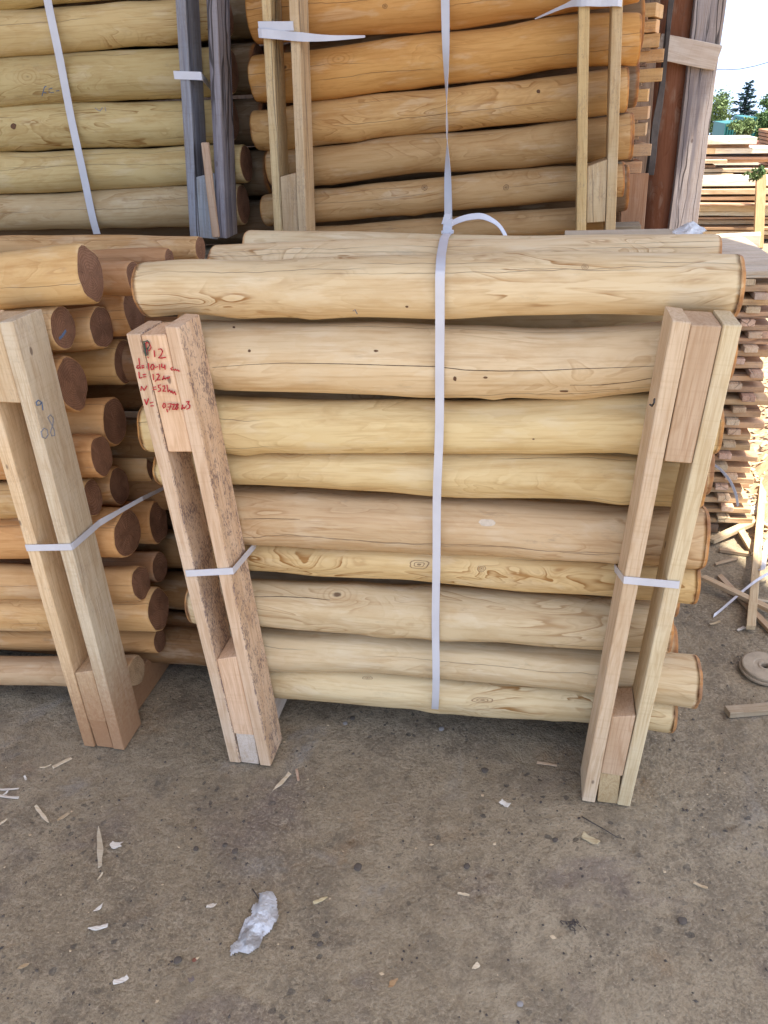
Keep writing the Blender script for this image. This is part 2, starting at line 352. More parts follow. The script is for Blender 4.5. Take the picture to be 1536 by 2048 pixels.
def make_log(centers, radii, color, label, group, mat=None, seed=0, split_end=None, end=None, n=26, seglen=.03, lobes=.05, oval=None, wob=.004, rimk=1.0, knots=0, rimlen=.03):
    """one peeled log: centres and radii along it; split_end=True gives the right-hand sawn face its own mesh"""
    mat = mat or M_PEEL; end = end or M_ENDP
    a, b = centers[0], centers[-1]; L = (b - a).length
    X, Y, Zx = frame_axes(a, b, Z)
    ts = [((c - a).dot(X)) / L for c in centers]
    so = V((seed * 3.17, seed * 1.7, seed * 7.3))
    N = max(8, int(L / seglen)); tt = [0, .0016 / L, .006 / L, .016 / L] + [i / N for i in range(1, N)] + [1 - .016 / L, 1 - .006 / L, 1 - .0016 / L, 1]
    vs, fs, rim = [], [], []
    kr = random.Random(seed * 13 + 1); KN = [(kr.uniform(.1, .9) * L, kr.uniform(2.4, 5.2), kr.uniform(.0025, .006), kr.uniform(.014, .03)) for _ in range(knots)]
    def ring(t, k):
        c = interp(ts, centers, t); r = interp(ts, radii, t)
        wx = V((0, noise.noise(V((t * L * 3.0, 0, 0)) + so) * wob, noise.noise(V((t * L * 3.0, 9, 0)) + so) * wob + .35 * wob * noise.noise(V((t * L * 8.0, 19, 0)) + so)))
        loc = V(((c - a).dot(X), (c - a).dot(Y), (c - a).dot(Zx))) + wx
        for j in range(n):
            th = 2 * math.pi * j / n
            d = V((0, math.cos(th), math.sin(th)))
            q = V((t * L * 2.2, 1.3 * d.y, 1.3 * d.z)) + so
            rr = r * (1 + lobes * noise.noise(q) + .022 * noise.noise(V((t * L * 9, 2.4 * d.y, 2.4 * d.z)) + so)) * k
            rr *= 1 + .55 * lobes * noise.noise(V((t * L * 5.5, .7 * d.y + 3, .7 * d.z)) + so)
            for (kx, kt, ka, ks) in KN:
                e2 = ((t * L - kx) / (ks * 1.5)) ** 2 + ((((th - kt + math.pi) % (2 * math.pi)) - math.pi) * r / ks) ** 2
                if e2 < 8: rr += ka * math.exp(-e2)
            rr *= 1 - .5 * lobes * abs(noise.noise(V((t * L * 1.3, d.y * 2, d.z * 2)) + so * 2))
            dd = V((0, d.y * (oval[0] if oval else 1), d.z * (oval[1] if oval else 1)))
            vs.append(loc + dd * rr)
    for i, t in enumerate(tt):
        e = min(i, len(tt) - 1 - i); k = (.925, .955, .985, 1)[e] if e < 4 else 1
        ring(t, k)
        dist = min(t, 1 - t) * L
        rim += [rimk * max(0.0, 1 - dist / rimlen)] * n
    R = len(tt)
    for i in range(R - 1):
        for j in range(n):
            fs.append((i * n + j, i * n + (j + 1) % n, (i + 1) * n + (j + 1) % n, (i + 1) * n + j))
    ns = len(fs)
    def cap(base, flip, V_, F_, dest):
        c = sum((vs[base + j] for j in range(n)), V()) / n
        start = len(V_)
        ringids = [base + j for j in range(n)] if V_ is vs else None
        if ringids is None:
            for j in range(n): V_.append(vs[base + j].copy())
            ringids = list(range(start, start + n))
        prev = ringids
        for q in (.66, .33):
            ids = []
            for j in range(n):
                ids.append(len(V_)); V_.append(c + (vs[base + j] - c) * q + V((rnd.uniform(-.0006, .0006), 0, 0)))
            for j in range(n):
                f = (prev[j], prev[(j + 1) % n], ids[(j + 1) % n], ids[j]); F_.append(f[::-1] if flip else f)
            prev = ids
        ci = len(V_); V_.append(c)
        for j in range(n):
            f = (prev[j], prev[(j + 1) % n], ci); F_.append(f[::-1] if flip else f)
    cap(0, True, vs, fs, None)
    ev, ef = [], []
    if split_end: cap((R - 1) * n, False, ev, ef, None)
    else: cap((R - 1) * n, False, vs, fs, None)
    rim += [rimk] * (len(vs) - len(rim))
    me = mesh('peeled_log', vs, fs)
    me.polygons.foreach_set('use_smooth', [i < ns for i in range(len(fs))])
    me.polygons.foreach_set('material_index', [0 if i < ns else 1 for i in range(len(fs))])
    at = me.attributes.new('rim', 'FLOAT', 'POINT'); at.data.foreach_set('value', rim)
    o = link('peeled_log', me, [mat, end], color=color)
    mw = Matrix((X, Y, Zx)).transposed().to_4x4(); mw.translation = a; o.matrix_world = mw
    tag(o, label, 'log', group)
    if split_end:
        cc = sum((vs[(R - 1) * n + j] for j in range(n)), V()) / n
        ce = mesh('cut_end', [v - cc for v in ev], ef)
        e = link('cut_end', ce, [end], loc=cc, parent=o)
        if isinstance(split_end, str): e['label'] = split_end
    return o

def rad(px, yt, yb, yc):
    a = ray(px, yt).normalized(); b = ray(px, yb).normalized()
    return math.sin(a.angle(b) / 2) * (P(px, (yt + yb) / 2, yc) - CAM).length
def photo_log(pts, front, color, label, group, **kw):
    """pts: (x, y top, y bottom) silhouettes in photo pixels; front: depth of the log's front surface"""
    cs, rs = [], []
    r0 = sum(rad(*p, front + .06) for p in pts) / len(pts)
    for i, p in enumerate(pts):
        yc = front + r0; q = P(p[0], (p[1] + p[2]) / 2, yc)
        if i in (0, len(pts) - 1): q.x = P(p[0], (p[1] + p[2]) / 2, front + .12 * r0).x
        cs.append(q); rs.append(rad(*p, yc)); continue
        cs.append(P(p[0], (p[1] + p[2]) / 2, yc)); rs.append(rad(*p, yc))
    return make_log(cs, rs, color, label, group, **kw)

def board(name, a, b, w, h, color, mat, parent=None, up=None, seed=None, bev=.0018, warp=.0015, cut=(0, 0), nseg=8, side=None):
    """sawn board from a to b (grain along it): w across, h along `up`; edges slightly broken and wavy"""
    up = up or Z; X, Y, Zx = frame_axes(a, b, up); L = (b - a).length
    so = V((rnd.uniform(0, 50), rnd.uniform(0, 50), rnd.uniform(0, 50)))
    vs, fs = [], []
    prof = []
    for sx, sy in ((-1, -1), (1, -1), (1, 1), (-1, 1)):
        p = (sx * w / 2, sy * h / 2)
        e1 = (p[0] - sx * bev, p[1]); e2 = (p[0], p[1] - sy * bev)
        prof += [e2, e1] if sx * sy > 0 else [e1, e2]
    prof = [prof[i] for i in range(8)]
    xs = [0, bev] + [L * i / nseg for i in range(1, nseg)] + [L - bev, L]
    for i, x in enumerate(xs):
        k = 1 - (2 * bev / max(w, h)) if i in (0, len(xs) - 1) else 1
        for j, (py, pz) in enumerate(prof):
            q = V((x * 4, py * 20, pz * 20)) + so
            vs.append(V((x + (cut[0] * py if i < 2 else (cut[1] * py if i > len(xs) - 3 else 0)), py * k + warp * noise.noise(q), pz * k + warp * noise.noise(q + V((5, 5, 5))))))
    for i in range(len(xs) - 1):
        for j in range(8): fs.append((i * 8 + j, i * 8 + (j + 1) % 8, (i + 1) * 8 + (j + 1) % 8, (i + 1) * 8 + j))
    fs.append(tuple(range(7, -1, -1))); fs.append(tuple((len(xs) - 1) * 8 + j for j in range(8)))
    me = mesh(name, vs, fs)
    bm = bmesh.new(); bm.from_mesh(me); bmesh.ops.recalc_face_normals(bm, faces=bm.faces); bm.to_mesh(me); bm.free()
    o = link(name, me, [mat, side] if side else mat, color=color)
    if side:
        for p in me.polygons:
            if p.normal.y > .6: p.material_index = 1
    mw = Matrix((X, Y, Zx)).transposed().to_4x4()
    mw.translation = a - (parent.location if parent else V())
    if parent: o.parent = parent
    o.matrix_basis = mw
    return o

def ribbon(name, pts, sides, w, thick=.0009, mat=None, parent=None, sub=6, twist=None):
    """flat plastic band through pts; sides[i] = direction across the band there"""
    n = len(pts); ts = [i for i in range(n)]
    vs, fs, uvs = [], [], []
    org = pts[0].copy()
    K = (n - 1) * sub
    W = w if isinstance(w, (list, tuple)) else [w] * n
    for i in range(K + 1):
        t = i / sub
        p = interp(ts, pts, t) if sub > 1 else pts[i]; s = interp(ts, sides, t).normalized() if sub > 1 else sides[i].normalized()
        p2 = interp(ts, pts, min(t + .05, n - 1)); p1 = interp(ts, pts, max(t - .05, 0)); tg = (p2 - p1).normalized()
        nn = tg.cross(s).normalized(); ww = float(np.interp(t, ts, W))
        for (u, v) in ((-.5, -.5), (0, -.5), (.5, -.5), (.5, .5), (0, .5), (-.5, .5)):
            vs.append(p - org + s * (u * ww) + nn * (v * thick)); uvs.append((u + .5, t))
    for i in range(K):
        for j in range(6):
            fs.append((i * 6 + j, i * 6 + (j + 1) % 6, (i + 1) * 6 + (j + 1) % 6, (i + 1) * 6 + j))
    fs.append((5, 4, 3, 2, 1, 0)); fs.append(tuple(K * 6 + j for j in range(6)))
    me = mesh(name, vs, fs)
    uvl = me.uv_layers.new(name='UVMap')
    for lp in me.loops: uvl.data[lp.index].uv = uvs[lp.vertex_index]
    bm = bmesh.new(); bm.from_mesh(me); bmesh.ops.recalc_face_normals(bm, faces=bm.faces); bm.to_mesh(me); bm.free()
    o = link(name, me, mat or M_STRAP, loc=org - (parent.location if parent else V()), parent=parent)
    return o

def strokes(name, lines, plane, w, mat, parent, lift=.0008):
    """handwriting: polylines in photo pixels laid as thin ink strokes on an upright surface"""
    vs, fs = [], []; org = parent.location if parent else V()
    inv_ = parent.matrix_world.inverted() if parent else Matrix()
    for ln in lines:
        pts = [plane(*p) for p in ln]
        for a, b in zip(pts[:-1], pts[1:]):
            d = (b - a); L = d.length
            if L < 1e-6: continue
            d /= L; nrm = (CAM - a); nrm = V((nrm.x * 0, -1, 0)); s = d.cross(nrm).normalized() * w / 2 * rnd.uniform(.8, 1.2)
            a2 = a - d * w * .25 + nrm * lift; b2 = b + d * w * .25 + nrm * lift; i = len(vs)
            lo = -nrm * lift * .9
            vs += [a2 + s, a2 - s, b2 - s, b2 + s, a2 + s + lo, a2 - s + lo, b2 - s + lo, b2 + s + lo]
            fs += [(i, i + 1, i + 2, i + 3), (i + 7, i + 6, i + 5, i + 4), (i, i + 4, i + 5, i + 1), (i + 1, i + 5, i + 6, i + 2), (i + 2, i + 6, i + 7, i + 3), (i + 3, i + 7, i + 4, i)]
    bpy.context.view_layer.update()
    inv_ = parent.matrix_world.inverted()
    o = link(name, mesh(name, [inv_ @ v for v in vs], fs), mat, parent=parent)
    return o

# ------------------------------------------------------------------ ground
def build_ground():
    vs, fs = [], []
    x0, x1, y0, y1, st = -1.7, 1.5, -1.3, 1.7, .0095
    nx = int((x1 - x0) / st); ny = int((y1 - y0) / st)
    for j in range(ny + 1):
        for i in range(nx + 1):
            x = x0 + (x1 - x0) * i / nx; y = y0 + (y1 - y0) * j / ny
            e = min(i, nx - i, j, ny - j) / 12.0; e = min(1, e)
            p = V((x, y, 0))
            h = .0035 * noise.noise(p * 3.1) + .0022 * noise.noise(p * 11) + .0013 * noise.noise(p * 34)
            pit = noise.noise(p * 55 + V((3, 7, 1)))
            if pit < -.42: h += (pit + .42) * .016
            vs.append((x, y, (h - .003) * e))
    for j in range(ny):
        for i in range(nx):
            a = j * (nx + 1) + i; fs.append((a, a + 1, a + nx + 2, a + nx + 1))
    nd = len(fs)
    def gz(x, y):
        d = max(0.0, y - 17); return -.085 * d
    xs = [-400, -60, -20, x0, x1, 20, 60, 400]; ys = [-400, -60, -12, y0, y1, 9, 17, 40, 150, 700]
    idx = {}
    for j, y in enumerate(ys):
        for i, x in enumerate(xs): idx[i, j] = len(vs); vs.append((x, y, gz(x, y)))
    for j in range(len(ys) - 1):
        for i in range(len(xs) - 1):
            if i == 3 and j == 3: continue
            fs.append((idx[i, j], idx[i + 1, j], idx[i + 1, j + 1], idx[i, j + 1]))
    me = mesh('ground', vs, fs, True)
    tag(link('ground', me, M_GROUND), kind='structure')
build_ground()

# ------------------------------------------------------------------ front bundle
YEL = (.69, .515, .255); CRM = (.70, .53, .31); TAN = (.58, .415, .23); OLV = (.65, .505, .30)
gf = 'peeled logs of the strapped front bundle'
fl = [
 ([(265, 527, 639), (560, 519, 637), (880, 513, 640), (1200, 508, 633), (1492, 507, 632)], 0.0, CRM, M_PEELB, 'thick cream log with swirling brown figure, topmost in the front bundle face'),
 ([(262, 650, 768), (440, 640, 780), (870, 649, 796), (1100, 650, 795), (1330, 640, 778), (1476, 640, 772)], 0.004, CRM, M_PEELQ, 'cream log with long hairline crack, second from top in the front bundle'),
 ([(275, 803, 904), (450, 795, 909), (880, 799, 906), (1290, 786, 907), (1450, 790, 905)], .002, YEL, M_PEELQ, 'smooth pale yellow log, third from top in the front bundle'),
 ([(300, 900, 970), (480, 900, 970), (880, 898, 991), (1280, 900, 1009), (1416, 900, 1014)], .012, YEL, M_PEELQ, 'narrow bright yellow log above a thin black gap, fourth from top in the front bundle'),
 ([(372, 962, 1085), (480, 968, 1088), (870, 985, 1104), (1240, 1010, 1130), (1422, 1012, 1142)], .002, TAN, M_PEEL, 'brownish tan log with a small whitish scuff, fifth from top in the front bundle'),
 ([(354, 1066, 1130), (500, 1072, 1142), (870, 1088, 1167), (1230, 1110, 1193), (1402, 1116, 1206)], .018, (.66, .475, .225), M_PEELF, 'golden log with ringed knots tucked under the tan one, level with the frame straps'),
 ([(366, 1152, 1242), (520, 1155, 1252), (870, 1172, 1282), (1210, 1195, 1303), (1352, 1211, 1310)], .002, OLV, M_PEEL, 'greyish cream log with grey drying streaks, third from the bottom in the front bundle'),
 ([(424, 1240, 1326), (540, 1246, 1340), (870, 1274, 1358), (1190, 1294, 1385), (1406, 1310, 1421)], .008, OLV, M_PEEL, 'greenish cream log, its right end sticking out farthest beyond the right frame'),
 ([(412, 1318, 1363), (560, 1316, 1397), (870, 1332, 1421), (1180, 1358, 1446), (1357, 1385, 1471)], .022, (.66, .52, .30), M_PEELB, 'lowest log of the front bundle with dark map-like rings, hanging just above the ground'),
]
front_logs = []
for i, (pts, fr, c, mt, lb) in enumerate(fl):
    front_logs.append(photo_log(pts, fr, vary(c, .03), lb, gf, mat=mt, seed=i + 1, n=44, seglen=.014, lobes=.10, wob=.011, knots=5, rimlen=.055))
# logs lying on the top, behind the topmost face log
T2 = photo_log([(415, 489, 585), (700, 480, 575), (1100, 474, 570), (1443, 470, 568)], .125, CRM, 'cream log lying on the bundle top just behind the foremost top log', gf, mat=M_PEELF, seed=21, n=30)
T3 = photo_log([(485, 461, 540), (700, 463, 540), (900, 469, 545), (1160, 472, 545), (1400, 471, 548)], .25, OLV, 'farthest pale log on the bundle top, its back edge under the buckle', gf, mat=M_PEEL, seed=22, n=30)
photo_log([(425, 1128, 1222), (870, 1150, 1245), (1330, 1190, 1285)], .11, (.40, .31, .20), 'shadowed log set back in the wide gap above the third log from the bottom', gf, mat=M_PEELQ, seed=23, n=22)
k = 0
for yc in (.175, .30, .425):
    for row in range(8):
        z = .15 + row * .118 + (0.05 if yc == .30 else 0)
        if yc == .175 and row == 2: continue
        x = -.84 + rnd.uniform(-.02, .02); k += 1
        a = V((x, yc, z)); b = V((x + 1.19, yc + rnd.uniform(-.01, .01), z + rnd.uniform(-.01, .01)))
        make_log([a, b], [.056, .058], vary(TAN, .1), 'tan log buried inside the front bundle behind its face logs', gf, mat=M_PEELQ, seed=30 + k, n=16, seglen=.1)

# marks that lie on the logs: knots, a long drying crack, a scuff, crayon
from mathutils.bvhtree import BVHTree
M_KNOT = mat_plain('knot_wood', (.15, .075, .038), .8, .2, .5, 120, .3)
M_CRACK = mat_plain('crack_shadow', (.085, .055, .035), .9, .1)
M_SCUFF = mat_plain('pale_scuff', (.62, .51, .37), .8, .2, .4, 120)
def surf(lg):
    mw = lg.matrix_basis; bv = BVHTree.FromPolygons([mw @ v.co for v in lg.data.vertices], [list(p.vertices) for p in lg.data.polygons])
    def hit(px, py):
        d = ray(px, py).normalized(); loc, nr, _, _ = bv.ray_cast(CAM, d); return (loc, nr) if loc else None
    return hit
M_RING = mat_plain('knot_ring', (.34, .22, .115), .8, .2, .5, 120, .3)
def on_log(lg, name, lines, w, mat, lift=.0006, label=None, taper=True):
    h = surf(lg); vs, fs = [], []; inv_ = lg.matrix_basis.inverted()
    for ln in lines:
        pts = []
        for a, b in zip(ln[:-1], ln[1:]):
            n = max(1, int(math.hypot(b[0] - a[0], b[1] - a[1]) / 8))
            pts += [h(a[0] + (b[0] - a[0]) * i / n, a[1] + (b[1] - a[1]) * i / n) for i in range(n)]
        pts.append(h(*ln[-1])); pts = [p for p in pts if p]
        base = len(vs); N_ = len(pts)
        for i, (p, nr) in enumerate(pts):
            d = (pts[min(i + 1, N_ - 1)][0] - pts[max(i - 1, 0)][0]).normalized(); sd = d.cross(nr).normalized()
            ww = w * .5 * ((.25 + .75 * math.sin(math.pi * (i + .5) / N_)) if taper else 1) * rnd.uniform(.75, 1.2)
            vs += [p + nr * lift + sd * ww, p + nr * lift - sd * ww, p - nr * .0008 - sd * ww, p - nr * .0008 + sd * ww]
        for i in range(N_ - 1):
            for j in range(4): fs.append((base + i * 4 + j, base + i * 4 + (j + 1) % 4, base + i * 4 + 4 + (j + 1) % 4, base + i * 4 + 4 + j))
    me = mesh(name, [inv_ @ v for v in vs], fs); bm = bmesh.new(); bm.from_mesh(me); bmesh.ops.recalc_face_normals(bm, faces=bm.faces); bm.to_mesh(me); bm.free()
    o = link(name, me, mat, parent=lg)
    if label: o['label'] = label
    return o
def on_face(lg, face, ln):
    h = surf(face); inv_ = lg.matrix_basis.inverted(); pts = [h(*p) for p in ln]; pts = [p for p in pts if p]; vs, fs = [], []
    for i, (p, nr) in enumerate(pts):
        nr = lg.matrix_basis.to_3x3() @ V((1, 0, 0))
        d = (pts[min(i + 1, len(pts) - 1)][0] - pts[max(i - 1, 0)][0]).normalized(); sd = d.cross(nr).normalized() * .0024
        vs += [p + nr * .0016 + sd, p + nr * .0016 - sd, p - nr * .001 - sd, p - nr * .001 + sd]
    for i in range(len(pts) - 1):
        for j in range(4): fs.append((i * 4 + j, i * 4 + (j + 1) % 4, i * 4 + 4 + (j + 1) % 4, i * 4 + 4 + j))
    return link('blue_dash', mesh('blue_dash', [inv_ @ v for v in vs], fs), M_BLUE, parent=lg)
def spot(lg, name, px, py, rx, ry, mat, ring=0, rot=0.0):
    h = surf(lg); inv_ = lg.matrix_basis.inverted(); vs, fs = [], []; n = 16; k0 = rnd.uniform(0, 50)
    def rad_(th): return 1 + .3 * noise.noise(V((math.cos(th) * 1.5, math.sin(th) * 1.5, k0)))
    def pt(th, f):
        x, y = rx * f * math.cos(th) * rad_(th), ry * f * math.sin(th) * rad_(th); r = h(px + x * math.cos(rot) - y * math.sin(rot), py + x * math.sin(rot) + y * math.cos(rot)); return r[0] + r[1] * .0007 if r else None
    for lo, hi in ([(0, 1)] if not ring else [(0, .22), (.45, .56), (.86, 1.0)]):
        b = len(vs)
        for j in range(n):
            th = 2 * math.pi * j / n
            a_, b_ = pt(th, lo), pt(th, hi)
            if a_ is None or b_ is None: return
            vs += [a_, b_]
        for j in range(n): q = (j + 1) % n; fs.append((b + j * 2, b + j * 2 + 1, b + q * 2 + 1, b + q * 2))
    return link(name, mesh(name, [inv_ @ v for v in vs], fs), mat, parent=lg)
on_log(front_logs[1], 'drying_crack', [[(425, 735), (500, 729), (570, 726), (700, 728), (790, 731), (870, 733), (930, 740), (1000, 742), (1090, 741), (1150, 738), (1240, 735), (1332, 731)]], .0014, M_CRACK)
on_log(front_logs[1], 'drying_crack', [[(1140, 770), (1200, 770), (1260, 764), (1325, 752)]], .0011, M_CRACK)
on_log(front_logs[6], 'drying_crack', [[(500, 1194), (560, 1193), (620, 1196), (660, 1200)]], .0016, M_CRACK)
on_log(front_logs[4], 'drying_crack', [[(488, 1038), (540, 1037), (600, 1039)]], .0012, M_CRACK)
for lg, x, y, a, b, rg in ((1, 499, 702, 4, 4, 0), (1, 752, 702, 6, 3, 0), (1, 971, 755, 6, 3, 0), (1, 1128, 782, 12, 2.5, 0), (0, 814, 613, 4, 3, 0), (0, 1170, 534, 9, 8, 1), (5, 963, 1137, 11, 9, 1), (5, 838, 1129, 26, 13, 1), (0, 596, 517, 9, 2.5, 0), (2, 1067, 878, 3, 2, 0), (1, 910, 757, 5, 6, 0), (1, 468, 655, 4, 3, 0), (8, 735, 1356, 14, 5, 1), (8, 965, 1400, 30, 8, 1)):
    spot(front_logs[lg], 'knot', x, y, a * .8, b * .7, M_RING if rg else M_KNOT, rg)
spot(front_logs[4], 'scuff', 976, 1045, 17, 7, M_SCUFF)
on_log(front_logs[0], 'crayon_mark', [[(706, 622), (710, 619), (718, 634)]], .0018, M_BLUE)
# nailed stake frames
PINK = (.64, .46, .30)
def stake_frame(bx, tx, yf, ztop, lo, hi, wid, depth, cols, label, group, mats, beam=None, beamcol=None, zbase=0.0, sides=(None, None), tops=(0, 0, 0)):
    """two upright battens nailed to spacer blocks; bx/tx: x of the centre at the foot and at the top"""
    e = empty('stake_frame', V((bx, yf, zbase)), label, 'stake frame', group)
    H = ztop - zbase; sl = (tx - bx) / H
    def at(u, z): return V((bx + sl * (z - zbase) + u, yf + depth / 2, z))
    bw, sw = wid
    up = V((0, 1, 0)); off = sw / 2 + bw / 2 + .0012
    for s, mt, c, tz in ((-1, mats[0], cols[0], tops[0]), (1, mats[1], cols[1], tops[2])):
        board('batten', at(s * off, zbase + .003), at(s * off, ztop + tz), bw, depth, vary(c, .04), mt, e, up=up, warp=.0012, nseg=14, cut=(0, rnd.uniform(-.1, .1)), side=(sides[0] if s < 0 else sides[1]))
    if hi: board('spacer_block', at(0, hi), at(0, ztop - .003 + tops[1]), sw, depth - .004, vary(cols[2], .05), mats[2], e, up=up)
    if lo: board('spacer_block', at(0, lo[0]), at(0, lo[1]), sw, depth - .004, vary(cols[2], .06), mats[2], e, up=up, cut=(0, .25))
    if beam:
        p = at(0, zbase + beam / 2 + .002)
        board('base_beam', V((p.x, yf + .004, p.z)), V((p.x, yf + .62, p.z)), sw - .003, beam, beamcol or cols[2], mats[2], e)
    return e
zl = lambda px, py: P(px, py, -.10).z
fg = 'stake frames of the front bundles'
FL = stake_frame(-.683, -.716, -.10, zl(300, 667), (zl(478, 1470) + .001, zl(458, 1318)), zl(360, 905), (.0285, .051), .098, (PINK, PINK, (.70, .48, .30)),
    'left stake frame of the front bundle, pale new wood with red handwritten figures', fg, (M_SAWN, M_SAWN, M_SAWN), sides=(M_MOLDY, M_MOLD), beam=zl(490, 1470), beamcol=(.60, .50, .40), tops=(-.001, 0, .012))
FR = stake_frame(.192, .262, -.10, zl(1410, 648), (zl(1213, 1550) + .001, zl(1230, 1433)), zl(1350, 926), (.029, .048), .098, ((.62, .46, .295), (.66, .52, .315), (.57, .40, .25)),
    'right stake frame of the front bundle, pale wood with thin white strap around it', fg, (M_SAWN, M_SAWN, M_SAWN), beam=zl(1210, 1550), beamcol=(.50, .37, .20), tops=(.004, 0, -.002))
_nl = [P(1300, 809, -.115), P(1304, 812, -.118), P(1308, 806, -.118), P(1309, 798, -.114)]
vs, fs = [], []
for i, p in enumerate(_nl):
    for j in range(6): th = j * math.pi / 3; vs.append(p - FR.location + V((math.cos(th), 0, math.sin(th))) * .0017)
for i in range(3):
    for j in range(6): fs.append((i * 6 + j, i * 6 + (j + 1) % 6, i * 6 + 6 + (j + 1) % 6, i * 6 + 6 + j))
fs += [tuple(range(6)), tuple(range(18, 24))]
link('bent_nail', mesh('bent_nail', vs, fs, True), M_TWIG, parent=FR)
# scribbled figures on the left frame, in red marker (traced from the photo, zoom 3.657, origin 0,440)
def cz(x, y, s=3.657, ox=0, oy=440): return (ox + x / s, oy + y / s)
W = lambda *p: [cz(p[i], p[i + 1]) for i in range(0, len(p), 2)]
red = [W(1068, 912, 1075, 985), W(1083, 1000, 1084, 1008), W(1062, 920, 1072, 893, 1095, 905, 1106, 930, 1098, 950, 1082, 958, 1073, 955),
  W(1128, 955, 1132, 1000), W(1158, 945, 1178, 942, 1190, 960, 1178, 990, 1160, 1008, 1178, 1010, 1212, 1004),
  W(1016, 1012, 1022, 1060), W(1022, 1062, 1004, 1066, 1000, 1080, 1012, 1086, 1024, 1072, 1026, 1086), W(1036, 1068, 1052, 1064), W(1038, 1082, 1054, 1078),
  W(1086, 1048, 1090, 1096), W(1112, 1056, 1102, 1076, 1110, 1096, 1124, 1090, 1128, 1070, 1120, 1054, 1112, 1056), W(1136, 1078, 1154, 1072), W(1166, 1056, 1170, 1094), W(1184, 1052, 1182, 1074, 1194, 1080, 1206, 1072), W(1206, 1060, 1208, 1092),
  W(1262, 1078, 1250, 1086, 1256, 1098, 1270, 1094, 1276, 1100, 1282, 1090, 1290, 1100, 1298, 1096, 1312, 1106),
  W(1016, 1112, 1020, 1156, 1038, 1152), W(1046, 1132, 1066, 1128), W(1048, 1148, 1068, 1146),
  W(1120, 1128, 1124, 1168), W(1138, 1172, 1136, 1182), W(1146, 1130, 1158, 1126, 1166, 1138, 1154, 1160, 1146, 1170, 1172, 1168), W(1200, 1140, 1188, 1168, 1206, 1156, 1210, 1164, 1222, 1152, 1228, 1160, 1242, 1146),
  W(1030, 1248, 1034, 1216, 1054, 1246, 1074, 1214), W(1120, 1224, 1140, 1220), W(1122, 1240, 1142, 1238), W(1176, 1206, 1158, 1208, 1160, 1224, 1174, 1232, 1172, 1250, 1158, 1254), W(1190, 1216, 1204, 1212, 1206, 1228, 1192, 1252, 1212, 1252),
  W(1222, 1206, 1230, 1258, 1240, 1242, 1252, 1262, 1258, 1248, 1266, 1270, 1276, 1254, 1286, 1278),
  W(1058, 1312, 1072, 1350, 1086, 1306), W(1098, 1338, 1120, 1332), W(1102, 1360, 1124, 1358),
  W(1198, 1340, 1190, 1360, 1198, 1376, 1210, 1366, 1208, 1344, 1198, 1340), W(1220, 1384, 1226, 1404), W(1228, 1346, 1252, 1342, 1238, 1390), W(1228, 1368, 1252, 1366), W(1258, 1350, 1276, 1346, 1270, 1364, 1262, 1384, 1282, 1384), W(1300, 1344, 1286, 1350, 1302, 1372, 1294, 1388, 1284, 1376, 1304, 1350, 1300, 1344),
  W(1336, 1352, 1328, 1384, 1346, 1370, 1350, 1380, 1364, 1356), W(1364, 1330, 1384, 1326, 1374, 1346, 1390, 1356, 1384, 1376, 1366, 1384)]
tf = lambda px, py: P(px, py, -.1011)
o = strokes('red_handwriting', red, tf, .0020, M_RED, FL); o['label'] = 'red marker writing: P 12, d=10-14 cm, L=1,2 m, N=52 kom, V=0,728 m3'
o = strokes('black_letter', [W(1052, 886, 1066, 992), W(1060, 890, 1078, 882, 1092, 896, 1094, 920, 1082, 938, 1066, 944), W(1080, 938, 1084, 990), W(1062, 900, 1074, 990)], tf, .0017, M_BLACK, FL, lift=.0013)
o['label'] = 'dark green letter P written over the red one'
def grp_strap(frame_label, pts, label):
    sides = [Z.copy() for _ in pts]
    s = ribbon('plastic_strap', pts, sides, .0165, .0012, sub=1)
    return tag(s, label, 'strap', 'white straps around the stake frames')
def wrap(pxl, pyl, pxr, pyr, yf, back_px, back_py, back_y, left, label, w=.0165):
    a = P(pxl, pyl, yf - .0025); b = P(pxr, pyr, yf - .0025); c = P(back_px, back_py, back_y)
    pts = [a + V((-.001, .11, .004)), a, b, c] if not left else [c, a, b, b + V((.001, .11, 0))]
    pts2 = []
    for p, q in zip(pts[:-1], pts[1:]): pts2 += [p.lerp(q, .0), p.lerp(q, .03), p.lerp(q, .5), p.lerp(q, .97)]
    pts2.append(pts[-1])
    s = ribbon('plastic_strap', pts2, [Z.copy()] * len(pts2), w, .0012, sub=1)
    return tag(s, label, 'strap', 'white straps around the stake frames')
wrap(372, 1147, 466, 1142, -.10, 516, 1083, .06, False, 'short white strap wrapped around the handwritten left frame of the front bundle')
wrap(1248, 1160, 1358, 1170, -.10, 1226, 1131, .06, True, 'short white strap wrapped around the right frame of the front bundle')

